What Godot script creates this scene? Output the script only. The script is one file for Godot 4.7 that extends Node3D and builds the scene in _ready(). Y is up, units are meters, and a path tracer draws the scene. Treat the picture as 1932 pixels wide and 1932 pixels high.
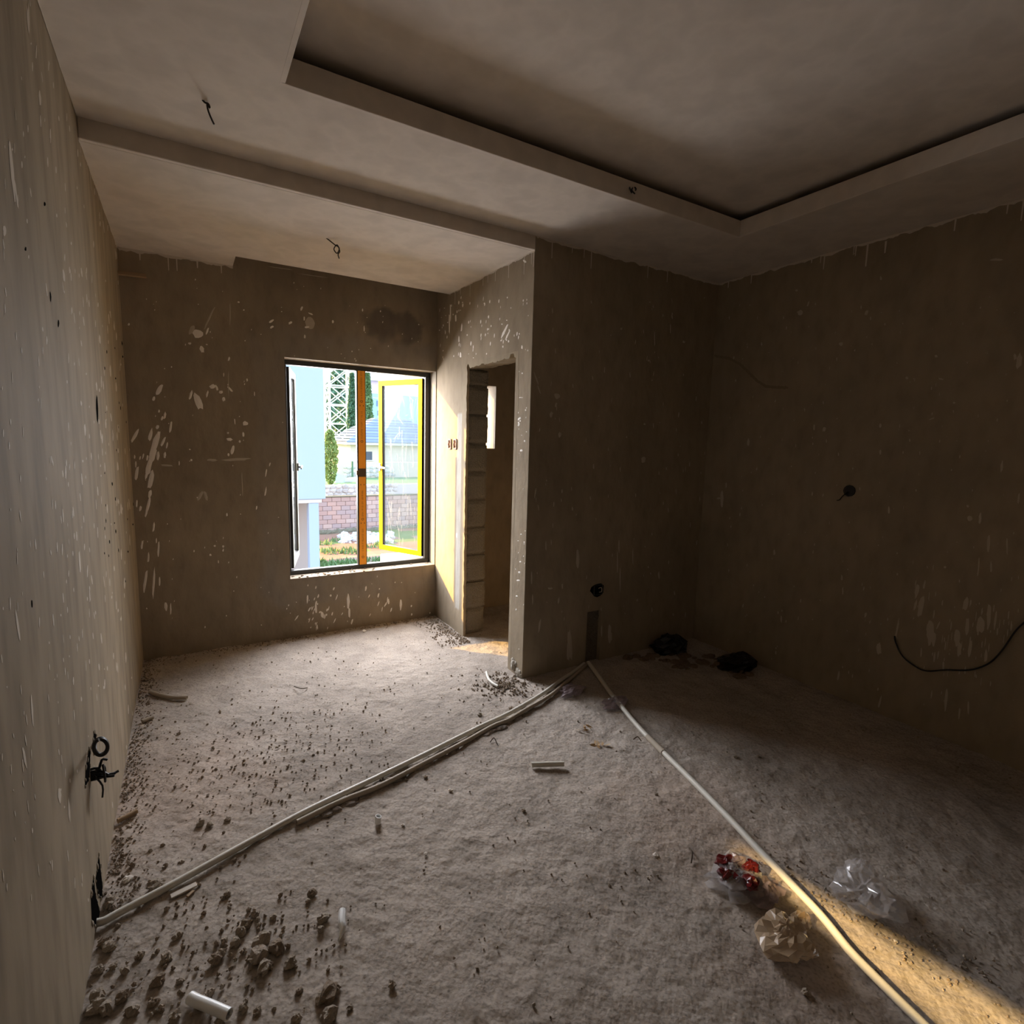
extends Node3D

# ---- room measures in metres (window wall at z = 0, left wall at x = 0, floor at y = 0) ----
const W1 := 2.2135      # wall with the doorway
const W2 := 3.909       # right wall
const D1 := 1.51        # front of the dark wall and of the alcove ceiling
const ZB := 5.3         # wall behind
const H1 := 2.772       # alcove ceiling
const H2 := 2.852       # main ceiling
const H3 := 2.99        # ceiling inside the tray
const TX1 := 0.681
const TX2 := 3.222
const TZ1 := 2.20
const TZ2 := 4.75
const WX1 := 0.985      # window opening
const WX2 := 2.207
const WY1 := 0.478
const WY2 := 2.182
const DZ1 := 0.60       # doorway
const DZ2 := 1.325
const DY := 2.15
const GROUND := -3.2
const FPX := 1021.68    # focal length in pixels of the 1932 px frame

const PLASTER_SRGB := Color(0.625, 0.568, 0.487)      # the same grey-tan cement plaster on every wall

var PLASTER := PLASTER_SRGB.srgb_to_linear()
var cam_pos := Vector3(0.3114, 1.6, 4.4578)
var cam_basis := Basis(Vector3.UP, -0.5447) * Basis(Vector3.RIGHT, -0.1294) * Basis(Vector3.BACK, 0.0266)
var M := {}
var taken := {}
var rng := RandomNumberGenerator.new()
var n_low := FastNoiseLite.new()
var n_mid := FastNoiseLite.new()
var n_fine := FastNoiseLite.new()

# ---------------------------------------------------------------- mesh builder
class MB:
	var v := PackedVector3Array()
	var n := PackedVector3Array()
	var c := PackedColorArray()
	var col := Color.WHITE
	func tri(a: Vector3, b: Vector3, d: Vector3) -> void:
		var nn := (d - a).cross(b - a)
		nn = nn.normalized() if nn.length_squared() > 1e-18 else Vector3.UP
		v.append_array([a, b, d])
		n.append_array([nn, nn, nn])
		c.append_array([col, col, col])
	func tri_n(a: Vector3, b: Vector3, d: Vector3, na: Vector3, nb: Vector3, nd: Vector3) -> void:
		v.append_array([a, b, d])
		n.append_array([na, nb, nd])
		c.append_array([col, col, col])
	func quad(a: Vector3, b: Vector3, d: Vector3, e: Vector3) -> void:
		tri(a, b, d)
		tri(a, d, e)
	func box(lo: Vector3, hi: Vector3, bevel := 0.0) -> void:
		obox(Transform3D(Basis(), (lo + hi) / 2.0), hi - lo, bevel)
	func obox(t: Transform3D, size: Vector3, bevel := 0.0) -> void:
		var h := size / 2.0
		var b := minf(bevel, minf(h.x, minf(h.y, h.z)) * 0.9)
		if b <= 0.0:
			for ax in 3:
				for s in [-1.0, 1.0]:
					_face(t, h, ax, s, h[(ax + 1) % 3], h[(ax + 2) % 3])
			return
		for ax in 3:
			for s in [-1.0, 1.0]:
				_face(t, h, ax, s, h[(ax + 1) % 3] - b, h[(ax + 2) % 3] - b)
		for ax in 3:      # edges that run along ax
			var i := (ax + 1) % 3
			var j := (ax + 2) % 3
			for si in [-1.0, 1.0]:
				for sj in [-1.0, 1.0]:
					var p := Vector3()
					var q := Vector3()
					p[i] = si * h[i]
					p[j] = sj * (h[j] - b)
					q[i] = si * (h[i] - b)
					q[j] = sj * h[j]
					var p0 := p
					var p1 := p
					var q0 := q
					var q1 := q
					p0[ax] = -h[ax] + b
					q0[ax] = -h[ax] + b
					p1[ax] = h[ax] - b
					q1[ax] = h[ax] - b
					if si * sj > 0:
						quad(t * p0, t * p1, t * q1, t * q0)
					else:
						quad(t * p0, t * q0, t * q1, t * p1)
		for sx in [-1.0, 1.0]:
			for sy in [-1.0, 1.0]:
				for sz in [-1.0, 1.0]:
					var a := Vector3(sx * h.x, sy * (h.y - b), sz * (h.z - b))
					var d := Vector3(sx * (h.x - b), sy * h.y, sz * (h.z - b))
					var e := Vector3(sx * (h.x - b), sy * (h.y - b), sz * h.z)
					if sx * sy * sz > 0:
						tri(t * a, t * e, t * d)
					else:
						tri(t * a, t * d, t * e)
	func _face(t: Transform3D, h: Vector3, ax: int, s: float, hu: float, hv: float) -> void:
		var i := (ax + 1) % 3
		var j := (ax + 2) % 3
		var q := []
		for k in [[-1, -1], [1, -1], [1, 1], [-1, 1]]:
			var p := Vector3()
			p[ax] = s * h[ax]
			p[i] = k[0] * hu
			p[j] = k[1] * hv
			q.append(t * p)
		if s > 0:
			quad(q[0], q[3], q[2], q[1])
		else:
			quad(q[0], q[1], q[2], q[3])
	func bar(a: Vector3, b: Vector3, w: float, d: float, bevel := 0.0) -> void:
		var z := (b - a).normalized()
		var x := Vector3.UP.cross(z)
		x = x.normalized() if x.length() > 0.01 else Vector3.RIGHT
		var y := z.cross(x)
		obox(Transform3D(Basis(x, y, z), (a + b) / 2.0), Vector3(w, d, (b - a).length()), bevel)
	func tube(pts: Array, r: float, sides := 10, hollow := false, r_in := 0.75) -> void:
		var rings := []
		var norms := []
		var frames := []
		var up := Vector3.UP
		for i in pts.size():
			var tdir: Vector3 = (pts[mini(i + 1, pts.size() - 1)] - pts[maxi(i - 1, 0)]).normalized()
			var x := up.cross(tdir)
			if x.length() < 0.05:
				x = Vector3(1, 0, 0.3).cross(tdir)
			x = x.normalized()
			var y := tdir.cross(x)
			up = y
			var ring := []
			var nr := []
			for k in sides:
				var a := TAU * k / sides
				var d := x * cos(a) + y * sin(a)
				nr.append(d)
				ring.append(pts[i] + d * r)
			rings.append(ring)
			norms.append(nr)
			frames.append([x, y])
		for i in pts.size() - 1:
			for k in sides:
				var m := (k + 1) % sides
				tri_n(rings[i][k], rings[i + 1][k], rings[i + 1][m], norms[i][k], norms[i + 1][k], norms[i + 1][m])
				tri_n(rings[i][k], rings[i + 1][m], rings[i][m], norms[i][k], norms[i + 1][m], norms[i][m])
		for e in [0, pts.size() - 1]:
			var inner: Vector3 = pts[e]
			var deeper: Vector3 = pts[e]
			if hollow:
				var back: Vector3 = pts[1] if e == 0 else pts[e - 1]
				deeper = pts[e] + (back - pts[e]) * 0.6
			for k in sides:
				var m := (k + 1) % sides
				if hollow:
					var a: Vector3 = inner + (rings[e][k] - inner) * r_in
					var b: Vector3 = inner + (rings[e][m] - inner) * r_in
					quad(rings[e][k], rings[e][m], b, a)
					quad(a, b, deeper + (b - inner), deeper + (a - inner))
				else:
					tri(inner, rings[e][k], rings[e][m])
	func blob(center: Vector3, rad: Vector3, noise: FastNoiseLite, amp: float, freq: float, sd: float, nu := 10, nv := 6, smooth := false, floor_y := -1e9, turn := Basis()) -> void:
		var p := []
		for j in nv + 1:
			var row := []
			for i in nu:
				var th := PI * j / nv
				var ph := TAU * i / nu
				var d := Vector3(sin(th) * cos(ph), cos(th), sin(th) * sin(ph))
				var k := 1.0 + amp * noise.get_noise_3d(d.x * freq + sd, d.y * freq - sd, d.z * freq + 2.0 * sd)
				var q := center + turn * (d * k * rad)
				q.y = maxf(q.y, floor_y)
				row.append(q)
			p.append(row)
		for j in nv:
			for i in nu:
				var m := (i + 1) % nu
				var a: Vector3 = p[j][i]
				var b: Vector3 = p[j][m]
				var d: Vector3 = p[j + 1][m]
				var e: Vector3 = p[j + 1][i]
				if smooth:
					var na := (turn * ((a - center) * turn / rad)).normalized()
					var nb := (turn * ((b - center) * turn / rad)).normalized()
					var nd := (turn * ((d - center) * turn / rad)).normalized()
					var ne := (turn * ((e - center) * turn / rad)).normalized()
					if j > 0:
						tri_n(a, b, d, na, nb, nd)
					if j < nv - 1:
						tri_n(a, d, e, na, nd, ne)
				else:
					if j > 0:
						tri(a, b, d)
					if j < nv - 1:
						tri(a, d, e)
	func mesh() -> ArrayMesh:
		var arr := []
		arr.resize(Mesh.ARRAY_MAX)
		arr[Mesh.ARRAY_VERTEX] = v
		arr[Mesh.ARRAY_NORMAL] = n
		arr[Mesh.ARRAY_COLOR] = c
		var m := ArrayMesh.new()
		m.add_surface_from_arrays(Mesh.PRIMITIVE_TRIANGLES, arr)
		return m

# ---------------------------------------------------------------- pixels to places
func ray(u: float, w: float) -> Vector3:
	return cam_basis * Vector3((u - 966.0) / FPX, -(w - 966.0) / FPX, -1.0)

func on(u: float, w: float, axis: int, val: float) -> Vector3:
	var r = ray(u, w)
	return cam_pos + r * ((val - cam_pos[axis]) / r[axis])

func fl(u: float, w: float, y := 0.0) -> Vector3:
	return on(u, w, 1, y)

# ---------------------------------------------------------------- nodes and metas
func numbered(called: String) -> String:
	if not taken.has(called):
		taken[called] = 0
		return called
	taken[called] += 1
	return "%s_%03d" % [called, taken[called]]

func tag(o: Node, label := "", category := "", group := "", kind := "") -> Node:
	if label:
		o.set_meta("label", label)
	if category:
		o.set_meta("category", category)
	if group:
		o.set_meta("group", group)
	if kind:
		o.set_meta("kind", kind)
	return o

func obj(called: String, mesh: Mesh, mat: Material, parent: Node = null) -> MeshInstance3D:
	var o = MeshInstance3D.new()
	o.mesh = mesh
	o.material_override = mat
	if parent == null:
		o.name = numbered(called)
		add_child(o, true)
	else:
		o.name = called
		parent.add_child(o, true)
	return o

func part(called: String, b: MB, mat: Material, parent: Node = null) -> MeshInstance3D:
	return obj(called, b.mesh(), mat, parent)

func thing(called: String, at := Vector3.ZERO) -> Node3D:
	var o = Node3D.new()
	o.name = numbered(called)
	o.position = at
	add_child(o, true)
	return o

func struct(called: String, b: MB, mat: Material, label := "", category := "") -> MeshInstance3D:
	var o = part(called, b, mat)
	tag(o, label, category, "", "structure")
	return o

# ---------------------------------------------------------------- materials
func noise_tex(freq: float, octaves: int, ramp: Array, sd: int, kind := FastNoiseLite.TYPE_SIMPLEX_SMOOTH, size := 512, cell := false) -> NoiseTexture2D:
	var fn = FastNoiseLite.new()
	fn.noise_type = FastNoiseLite.TYPE_CELLULAR if cell else kind
	fn.frequency = freq
	fn.seed = sd
	fn.fractal_octaves = octaves
	if cell:
		fn.cellular_return_type = FastNoiseLite.RETURN_DISTANCE
	var t = NoiseTexture2D.new()
	t.width = size
	t.height = size
	t.seamless = true
	t.noise = fn
	if ramp:
		var g = Gradient.new()
		g.offsets = PackedFloat32Array(ramp.map(func(x): return x[0]))
		g.colors = PackedColorArray(ramp.map(func(x): return x[1]))
		t.color_ramp = g
	return t

func grey(x: float) -> Color:
	return Color(x, x, x)

func plain(called: String, col: Color, rough := 0.8, metal := 0.0) -> StandardMaterial3D:
	var m = StandardMaterial3D.new()
	m.resource_name = called
	m.albedo_color = col
	m.roughness = rough
	m.metallic = metal
	M[called] = m
	return m

func textured(called: String, col: Color, rough: float, tex: Texture2D, scale: Vector3, bump: Texture2D = null, depth := 0.0, vc := true) -> StandardMaterial3D:
	var m = plain(called, col, rough)
	m.vertex_color_use_as_albedo = vc
	m.metallic_specular = 0.15
	m.albedo_texture = tex
	m.uv1_triplanar = true
	m.uv1_world_triplanar = true
	m.uv1_scale = scale
	if bump:
		m.heightmap_enabled = true
		m.heightmap_texture = bump
		m.heightmap_scale = depth
	return m

func glassy(called: String, col: Color, alpha: float, rough := 0.05) -> StandardMaterial3D:
	var m = plain(called, Color(col.r, col.g, col.b, alpha), rough)
	m.transparency = BaseMaterial3D.TRANSPARENCY_ALPHA
	if called == "glass":
		m.metallic_specular = 0.2
	return m

func materials() -> void:
	var blotch = noise_tex(0.010, 5, [[0.0, grey(0.90)], [0.35, grey(0.96)], [0.6, grey(0.985)], [1.0, grey(1.0)]], 3)
	var trowel = noise_tex(0.012, 4, [[0.0, grey(0.93)], [0.4, grey(0.97)], [0.62, grey(1.0)], [1.0, grey(0.96)]], 8)
	var streak = noise_tex(0.02, 4, [[0.0, grey(0.86)], [0.4, grey(0.94)], [0.6, grey(0.98)], [1.0, grey(1.0)]], 12)
	var grit = noise_tex(0.05, 5, [[0.0, grey(0.70)], [0.3, grey(0.88)], [0.5, grey(0.95)], [1.0, grey(1.0)]], 21)
	var grit_h = noise_tex(0.07, 5, [], 22, FastNoiseLite.TYPE_VALUE_CUBIC)
	var plaster_h = noise_tex(0.03, 5, [], 23)
	textured("plaster", Color.WHITE, 0.85, blotch, Vector3(1.6, 0.8, 1.6), plaster_h, 0.12)
	textured("plaster_streaked", Color.WHITE, 0.75, streak, Vector3(0.9, 0.22, 0.9), plaster_h, 0.08)
	textured("ceiling_paint", Color.WHITE, 0.85, trowel, Vector3(0.7, 0.7, 0.7), plaster_h, 0.06)
	textured("screed", Color.WHITE, 0.95, grit, Vector3(2.3, 2.3, 2.3), grit_h, 0.35)
	textured("block", Color(0.50, 0.47, 0.42), 0.95, grit, Vector3(4, 4, 4), grit_h, 0.8)
	textured("stone", Color(0.66, 0.61, 0.55), 0.95, grit, Vector3(6, 6, 6), grit_h, 0.4)
	textured("earth_lump", Color(0.58, 0.52, 0.455), 0.98, grit, Vector3(6, 6, 6), grit_h, 0.4)
	plain("splash", Color(0.94, 0.91, 0.87), 0.7)
	plain("splash_thin", Color(0.72, 0.67, 0.60), 0.8)
	plain("smear_dark", Color(0.50, 0.44, 0.36), 0.9)
	plain("paint_white", Color(0.82, 0.78, 0.73), 0.8)
	plain("conduit", Color(0.80, 0.78, 0.73), 0.5)
	plain("conduit_dusty", Color(0.66, 0.61, 0.54), 0.75)
	plain("conduit_white", Color(0.92, 0.92, 0.91), 0.4)
	plain("cable_black", Color(0.06, 0.06, 0.065), 0.5)
	plain("cable_dark", Color(0.13, 0.11, 0.10), 0.6)
	plain("cable_red", Color(0.5, 0.12, 0.10), 0.5)
	plain("socket_box", Color(0.32, 0.16, 0.07), 0.6)
	plain("hole_shade", Color(0.045, 0.04, 0.035), 1.0).metallic_specular = 0.05  # shade inside holes, painted near-black on flat patches
	plain("wood_raw", Color(0.62, 0.52, 0.40), 0.8)
	plain("frame_dark", Color(0.20, 0.205, 0.20), 0.45, 0.2)
	plain("frame_black", Color(0.07, 0.07, 0.075), 0.5)
	plain("film_yellow", Color(0.94, 0.80, 0.06), 0.6).metallic_specular = 0.2
	plain("film_pale", Color(0.86, 0.92, 0.88), 0.4)
	plain("tape_orange", Color(0.94, 0.62, 0.13), 0.5)
	plain("tape_print", Color(0.42, 0.24, 0.03), 0.6)
	plain("handle_metal", Color(0.75, 0.75, 0.75), 0.35, 0.6)
	glassy("glass", Color(0.42, 0.47, 0.49), 0.20, 0.03)
	glassy("smear", Color(0.60, 0.61, 0.60), 0.32, 0.9)
	glassy("film_clear", Color(0.85, 0.83, 0.82), 0.30, 0.12)
	glassy("film_brown", Color(0.74, 0.64, 0.52), 0.60, 0.22)
	glassy("film_mauve", Color(0.62, 0.55, 0.56), 0.50, 0.2)
	plain("wrapper_red", Color(0.38, 0.11, 0.11), 0.25)
	plain("bag_black", Color(0.035, 0.033, 0.033), 0.35)
	plain("leaf_dry", Color(0.66, 0.54, 0.38), 0.8)
	plain("twig", Color(0.30, 0.24, 0.18), 0.9)
	# outdoors
	plain("render_blue", Color(0.68, 0.75, 0.84), 0.9)
	plain("render_white", Color(0.84, 0.83, 0.81), 0.9)
	plain("render_cream", Color(0.84, 0.79, 0.74), 0.9)
	plain("render_grey", Color(0.70, 0.65, 0.61), 0.9)
	plain("render_pink", Color(0.84, 0.75, 0.80), 0.9)
	plain("render_sky", Color(0.68, 0.80, 0.92), 0.9)
	plain("tile_blue", Color(0.52, 0.57, 0.70), 0.7)
	plain("tile_blue_dull", Color(0.48, 0.53, 0.65), 0.7)
	plain("pane_dark", Color(0.30, 0.34, 0.40), 0.2)
	plain("pane_blue", Color(0.42, 0.52, 0.66), 0.2)
	plain("steel_white", Color(0.93, 0.95, 0.96), 0.5)
	plain("wall_mortar", Color(0.60, 0.53, 0.49), 0.95)
	for k in 4:
		plain("wall_block_%d" % k, [Color(0.78, 0.66, 0.62), Color(0.74, 0.63, 0.60), Color(0.80, 0.70, 0.66), Color(0.72, 0.64, 0.63)][k], 0.95)
	for k in 3:
		plain("wall_stone_%d" % k, [Color(0.80, 0.79, 0.77), Color(0.74, 0.72, 0.70), Color(0.85, 0.83, 0.80)][k], 0.95)
	plain("wall_foot", Color(0.50, 0.49, 0.42), 0.95)
	for k in 3:
		var lf = plain("leaf_%d" % k, [Color(0.56, 0.64, 0.36), Color(0.42, 0.55, 0.36), Color(0.33, 0.47, 0.36)][k], 0.6)
		lf.backlight_enabled = true
		lf.backlight = Color(0.22, 0.26, 0.10)
	plain("bark", Color(0.36, 0.31, 0.26), 0.9)
	plain("tarp", Color(0.72, 0.80, 0.84), 0.6)
	plain("rubble_white", Color(0.86, 0.85, 0.84), 0.9)
	var gm = plain("yard", Color.WHITE, 0.95)
	gm.vertex_color_use_as_albedo = true
	plain("added_lamp_glow", Color(1.0, 0.9, 0.7), 0.4)  # glow of the added, unseen lamp
	M["added_lamp_glow"].emission_enabled = true
	M["added_lamp_glow"].emission = Color(1.0, 0.86, 0.6)
	M["added_lamp_glow"].emission_energy_multiplier = 4.0

# ---------------------------------------------------------------- walls
# A wall panel: a fine front grid with vertex colours and slight hollows, holes with reveals, a back and edges.
func cuts(lo: float, hi: float, step: float, extra: Array) -> Array:
	var a = [lo, hi]
	for e in extra:
		if e > lo + 1e-4 and e < hi - 1e-4:
			a.append(e)
	a.sort()
	var o = []
	for i in a.size() - 1:
		var k = maxi(1, int(ceil((a[i + 1] - a[i]) / step)))
		for j in k:
			o.append(lerpf(a[i], a[i + 1], float(j) / k))
	o.append(hi)
	return o

func panel(called: String, origin: Vector3, ud: Vector3, vd: Vector3, nd: Vector3, ul: float, vl: float, thick: float, holes: Array, cell: float, mat: Material, colour: Callable, amp: float) -> MeshInstance3D:
	var eu = []
	var ev = []
	for h in holes:
		eu.append_array([h[0], h[1]])
		ev.append_array([h[2], h[3]])
	var us = cuts(0, ul, cell, eu)
	var vs = cuts(0, vl, cell, ev)
	var nu = us.size()
	var nv = vs.size()
	var V := PackedVector3Array()
	var N := PackedVector3Array()
	var C := PackedColorArray()
	var I := PackedInt32Array()
	V.resize(nu * nv)
	N.resize(nu * nv)
	C.resize(nu * nv)
	var flip = ud.cross(vd).dot(nd) < 0
	var e = 0.012
	for j in nv:
		for i in nu:
			var p = origin + ud * us[i] + vd * vs[j]
			var h0 = amp * n_mid.get_noise_3dv(p)
			var hu = (amp * n_mid.get_noise_3dv(p + ud * e) - h0) / e
			var hv = (amp * n_mid.get_noise_3dv(p + vd * e) - h0) / e
			V[j * nu + i] = p
			N[j * nu + i] = (nd - ud * hu - vd * hv).normalized()
			C[j * nu + i] = colour.call(us[i], vs[j], p)
	for j in nv - 1:
		for i in nu - 1:
			var cu: float = (us[i] + us[i + 1]) / 2.0
			var cv: float = (vs[j] + vs[j + 1]) / 2.0
			var skip = false
			for h in holes:
				if cu > h[0] and cu < h[1] and cv > h[2] and cv < h[3]:
					skip = true
			if skip:
				continue
			var a = j * nu + i
			var q = [a, a + nu, a + nu + 1, a + 1]
			if flip:
				q = [a, a + 1, a + nu + 1, a + nu]
			I.append_array([q[0], q[1], q[2], q[0], q[2], q[3]])
	var arr = []
	arr.resize(Mesh.ARRAY_MAX)
	arr[Mesh.ARRAY_VERTEX] = V
	arr[Mesh.ARRAY_NORMAL] = N
	arr[Mesh.ARRAY_COLOR] = C
	arr[Mesh.ARRAY_INDEX] = I
	var am = ArrayMesh.new()
	am.add_surface_from_arrays(Mesh.PRIMITIVE_TRIANGLES, arr)
	# back, edges and reveals
	var b := MB.new()
	b.col = colour.call(ul * 0.4, vl * 0.5, origin + ud * ul * 0.4 + vd * vl * 0.5)
	var cus = cuts(0, ul, 10.0, eu)
	var cvs = cuts(0, vl, 10.0, ev)
	var P = func(u, w, t): return origin + ud * u + vd * w - nd * t
	for j in cvs.size() - 1:
		for i in cus.size() - 1:
			var cu: float = (cus[i] + cus[i + 1]) / 2.0
			var cv: float = (cvs[j] + cvs[j + 1]) / 2.0
			var skip = false
			for h in holes:
				if cu > h[0] and cu < h[1] and cv > h[2] and cv < h[3]:
					skip = true
			if not skip:
				b.quad(P.call(cus[i], cvs[j], thick), P.call(cus[i + 1], cvs[j], thick), P.call(cus[i + 1], cvs[j + 1], thick), P.call(cus[i], cvs[j + 1], thick))
	var rects = [[0.0, ul, 0.0, vl]]
	rects.append_array(holes)
	for h in rects:
		for s in [[h[0], h[2], h[1], h[2]], [h[1], h[2], h[1], h[3]], [h[1], h[3], h[0], h[3]], [h[0], h[3], h[0], h[2]]]:
			b.quad(P.call(s[0], s[1], 0.0), P.call(s[2], s[3], 0.0), P.call(s[2], s[3], thick), P.call(s[0], s[1], thick))
	var a2 = []
	a2.resize(Mesh.ARRAY_MAX)
	a2[Mesh.ARRAY_VERTEX] = b.v
	a2[Mesh.ARRAY_NORMAL] = b.n
	a2[Mesh.ARRAY_COLOR] = b.c
	am.add_surface_from_arrays(Mesh.PRIMITIVE_TRIANGLES, a2)
	var o = obj(called, am, mat)
	tag(o, "", "", "", "structure")
	return o

func soft(p: Vector3, c: Vector3, r: float, edge: float, sd := 0.0) -> float:
	# a stain with a ragged outline of its own
	var d = p.distance_to(c) + r * 0.75 * n_mid.get_noise_3d(p.x * 3.0 + sd, p.y * 3.0, p.z * 3.0) + r * 0.25 * n_fine.get_noise_3dv(p)
	return 1.0 - smoothstep(r - edge, r + edge, d)

# ---------------------------------------------------------------- splashes of paint on a wall
func splat(b: MB, u: float, w: float, len_px: float, wid_px: float, deg: float, axis: int, val: float, nd: Vector3, sides := 11, proud := 0.0022) -> void:
	var c = on(u, w, axis, val)
	var a = deg_to_rad(deg)
	var ring = []
	var s := rng.randf() * 100.0
	for k in sides:
		var t = TAU * k / sides
		var rr = 1.0 + 0.38 * n_low.get_noise_2d(s + 40.0 * cos(t), 40.0 * sin(t)) + rng.randf_range(-0.1, 0.1)
		var du = cos(t) * len_px * rr
		var dv = sin(t) * wid_px * rr
		ring.append(on(u + du * cos(a) - dv * sin(a), w + du * sin(a) + dv * cos(a), axis, val) + nd * minf(0.0006, proud * 0.8))
	var top = c + nd * proud
	for k in sides:
		b.tri(top, ring[k], ring[(k + 1) % sides])

func edge_paint(b: MB, p0: Vector3, p1: Vector3, nd: Vector3, wmin: float, wmax: float, drips: float, sd: float) -> void:
	# paint of the ceiling that laps over the top of a wall, with a ragged lower edge and runs
	var l = p0.distance_to(p1)
	var k = int(l / 0.012)
	var prev_t = p0 + nd * 0.0015
	var prev_b = prev_t - Vector3(0, wmin, 0)
	for i in range(1, k + 1):
		var t = float(i) / k
		var p = p0.lerp(p1, t) + nd * 0.0015
		var x = t * l
		var wd = lerpf(wmin, wmax, clampf(0.5 + 0.9 * n_mid.get_noise_2d(x * 6.0 + sd, sd), 0, 1)) + 0.005 * n_fine.get_noise_2d(x * 30.0, sd)
		wd = maxf(wd, 0.002)
		var q = p - Vector3(0, wd, 0)
		b.quad(prev_t, p, q, prev_b)
		if rng.randf() < drips:
			var dl := rng.randf_range(0.02, 0.11)
			var w := rng.randf_range(0.0025, 0.005)
			var dir = (p1 - p0).normalized()
			b.quad(q - dir * w, q + dir * w, q + dir * w * 0.5 - Vector3(0, dl, 0), q - dir * w * 0.6 - Vector3(0, dl, 0))
		prev_t = p
		prev_b = q

# ---------------------------------------------------------------- scene
func _ready() -> void:
	rng.seed = 4711
	n_low.seed = 5
	n_low.frequency = 0.05
	n_mid.seed = 9
	n_mid.frequency = 1.1
	n_mid.fractal_octaves = 4
	n_fine.seed = 14
	n_fine.frequency = 9.0
	n_fine.fractal_octaves = 3

	# camera
	var cam = Camera3D.new()
	cam.name = "camera"
	cam.transform = Transform3D(cam_basis, cam_pos)
	cam.fov = rad_to_deg(2.0 * atan(966.0 / FPX))
	cam.near = 0.03
	cam.far = 600.0
	add_child(cam)
	cam.current = true

	# sky, sun, added light outside the window, exposure
	var we = WorldEnvironment.new()
	we.name = "world"
	var env = Environment.new()
	env.background_mode = Environment.BG_SKY
	var sky = Sky.new()
	var sm = ProceduralSkyMaterial.new()
	sm.sky_top_color = Color(0.72, 0.82, 0.95)
	sm.sky_horizon_color = Color(0.93, 0.95, 0.98)
	sm.ground_bottom_color = Color(0.45, 0.38, 0.33)
	sm.ground_horizon_color = Color(0.80, 0.80, 0.80)
	sm.sky_energy_multiplier = 1.9
	sm.ground_energy_multiplier = 0.9
	sm.sun_angle_max = 1.0
	sky.sky_material = sm
	env.sky = sky
	env.tonemap_mode = Environment.TONE_MAPPER_LINEAR
	env.tonemap_exposure = 1.0
	env.sdfgi_enabled = true
	env.ssao_enabled = true
	env.ssil_enabled = true
	we.environment = env
	add_child(we)
	var sun = DirectionalLight3D.new()
	sun.name = "sun"
	sun.light_color = Color(1.0, 0.80, 0.42)
	sun.light_energy = 6.0
	sun.light_angular_distance = 0.6
	sun.shadow_enabled = true
	add_child(sun)
	sun.look_at_from_position(Vector3.ZERO, Vector3(0.95, -0.61, 1.0), Vector3.UP)
	var added_light = AreaLight3D.new()      # added light outside the window, lifts the daylight indoors
	added_light.name = "added_window_light"
	added_light.area_size = Vector2(2.6, 2.8)
	added_light.light_color = Color(0.98, 0.98, 1.0)
	added_light.light_energy = 66.0
	added_light.shadow_enabled = true
	added_light.area_range = 12.0
	add_child(added_light)
	added_light.position = Vector3(1.15, 2.15, -1.1)
	added_light.rotation = Vector3(deg_to_rad(-30.0), PI, 0)      # tilted down to brighten the floor by the window

	materials()
	structure()
	window()
	doorway()
	wall_marks()
	wires()
	conduits()
	litter()
	stones()
	added_lamp_room()
	outdoors()

func c_back(_u, _v, p: Vector3) -> Color:
	var k = 0.92 + 0.22 * n_low.get_noise_3d(p.x * 14, p.y * 9, 3) + 0.12 * n_mid.get_noise_3d(p.x * 2.2, p.y * 1.2, 7.0) + 0.06 * n_fine.get_noise_3d(p.x, p.y * 0.4, 0.0)
	var c = PLASTER * k
	var damp = Color(0.15, 0.125, 0.105)
	var st = soft(p, on(722, 610, 2, 0), 0.15, 0.03)
	st = maxf(st, soft(p, on(772, 622, 2, 0), 0.11, 0.03, 4.0))
	st = maxf(st, 0.6 * soft(p, on(760, 655, 2, 0), 0.08, 0.04, 9.0))
	st = maxf(st, 0.5 * soft(p, on(805, 668, 2, 0), 0.07, 0.04, 12.0))
	c = c.lerp(damp, st * 0.8)
	# fresh grey render made good round the window
	var band = 0.0
	var dx = maxf(maxf(WX1 - p.x, p.x - WX2), 0.0)
	var dy = maxf(maxf(WY1 - p.y, p.y - WY2), 0.0)
	var d = sqrt(dx * dx + dy * dy) + 0.07 * n_mid.get_noise_3d(p.x * 1.5, p.y * 1.5, 30.0)
	if d < 0.27:
		band = smoothstep(0.27, 0.17, d) * (0.55 + 0.45 * n_mid.get_noise_3d(p.x * 3.0, p.y * 0.9, 50.0))
	if d > 0.12 and d < 0.24:
		band += 0.35 * maxf(0.0, n_mid.get_noise_3d(p.x * 4.0, p.y * 1.2, 61.0))
	c = c.lerp(Color(0.30, 0.27, 0.235), clampf(band, 0, 1) * 0.8)
	return c

func c_left(_u, _v, p: Vector3) -> Color:
	var k = 0.95 + 0.2 * n_low.get_noise_3d(p.z * 12, p.y * 5, 3) + 0.16 * n_mid.get_noise_3d(p.z * 2.5, p.y * 0.35, 7.0) + 0.10 * n_fine.get_noise_3d(p.z * 0.8, p.y * 0.09, 0.0)
	return PLASTER * k

func c_door(_u, _v, p: Vector3) -> Color:
	var k = 0.96 + 0.16 * n_mid.get_noise_3d(p.z * 2.5, p.y * 0.8, 17.0) + 0.07 * n_fine.get_noise_3d(p.z, p.y * 0.2, 5.0)
	var c = PLASTER * k
	if p.z > 0.44 and p.z < 0.535 and p.y < 1.82 and p.y > 0.2:      # chase made good with paler mortar
		c = c.lerp(Color(0.46, 0.43, 0.38), 0.8)
	return c

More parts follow.
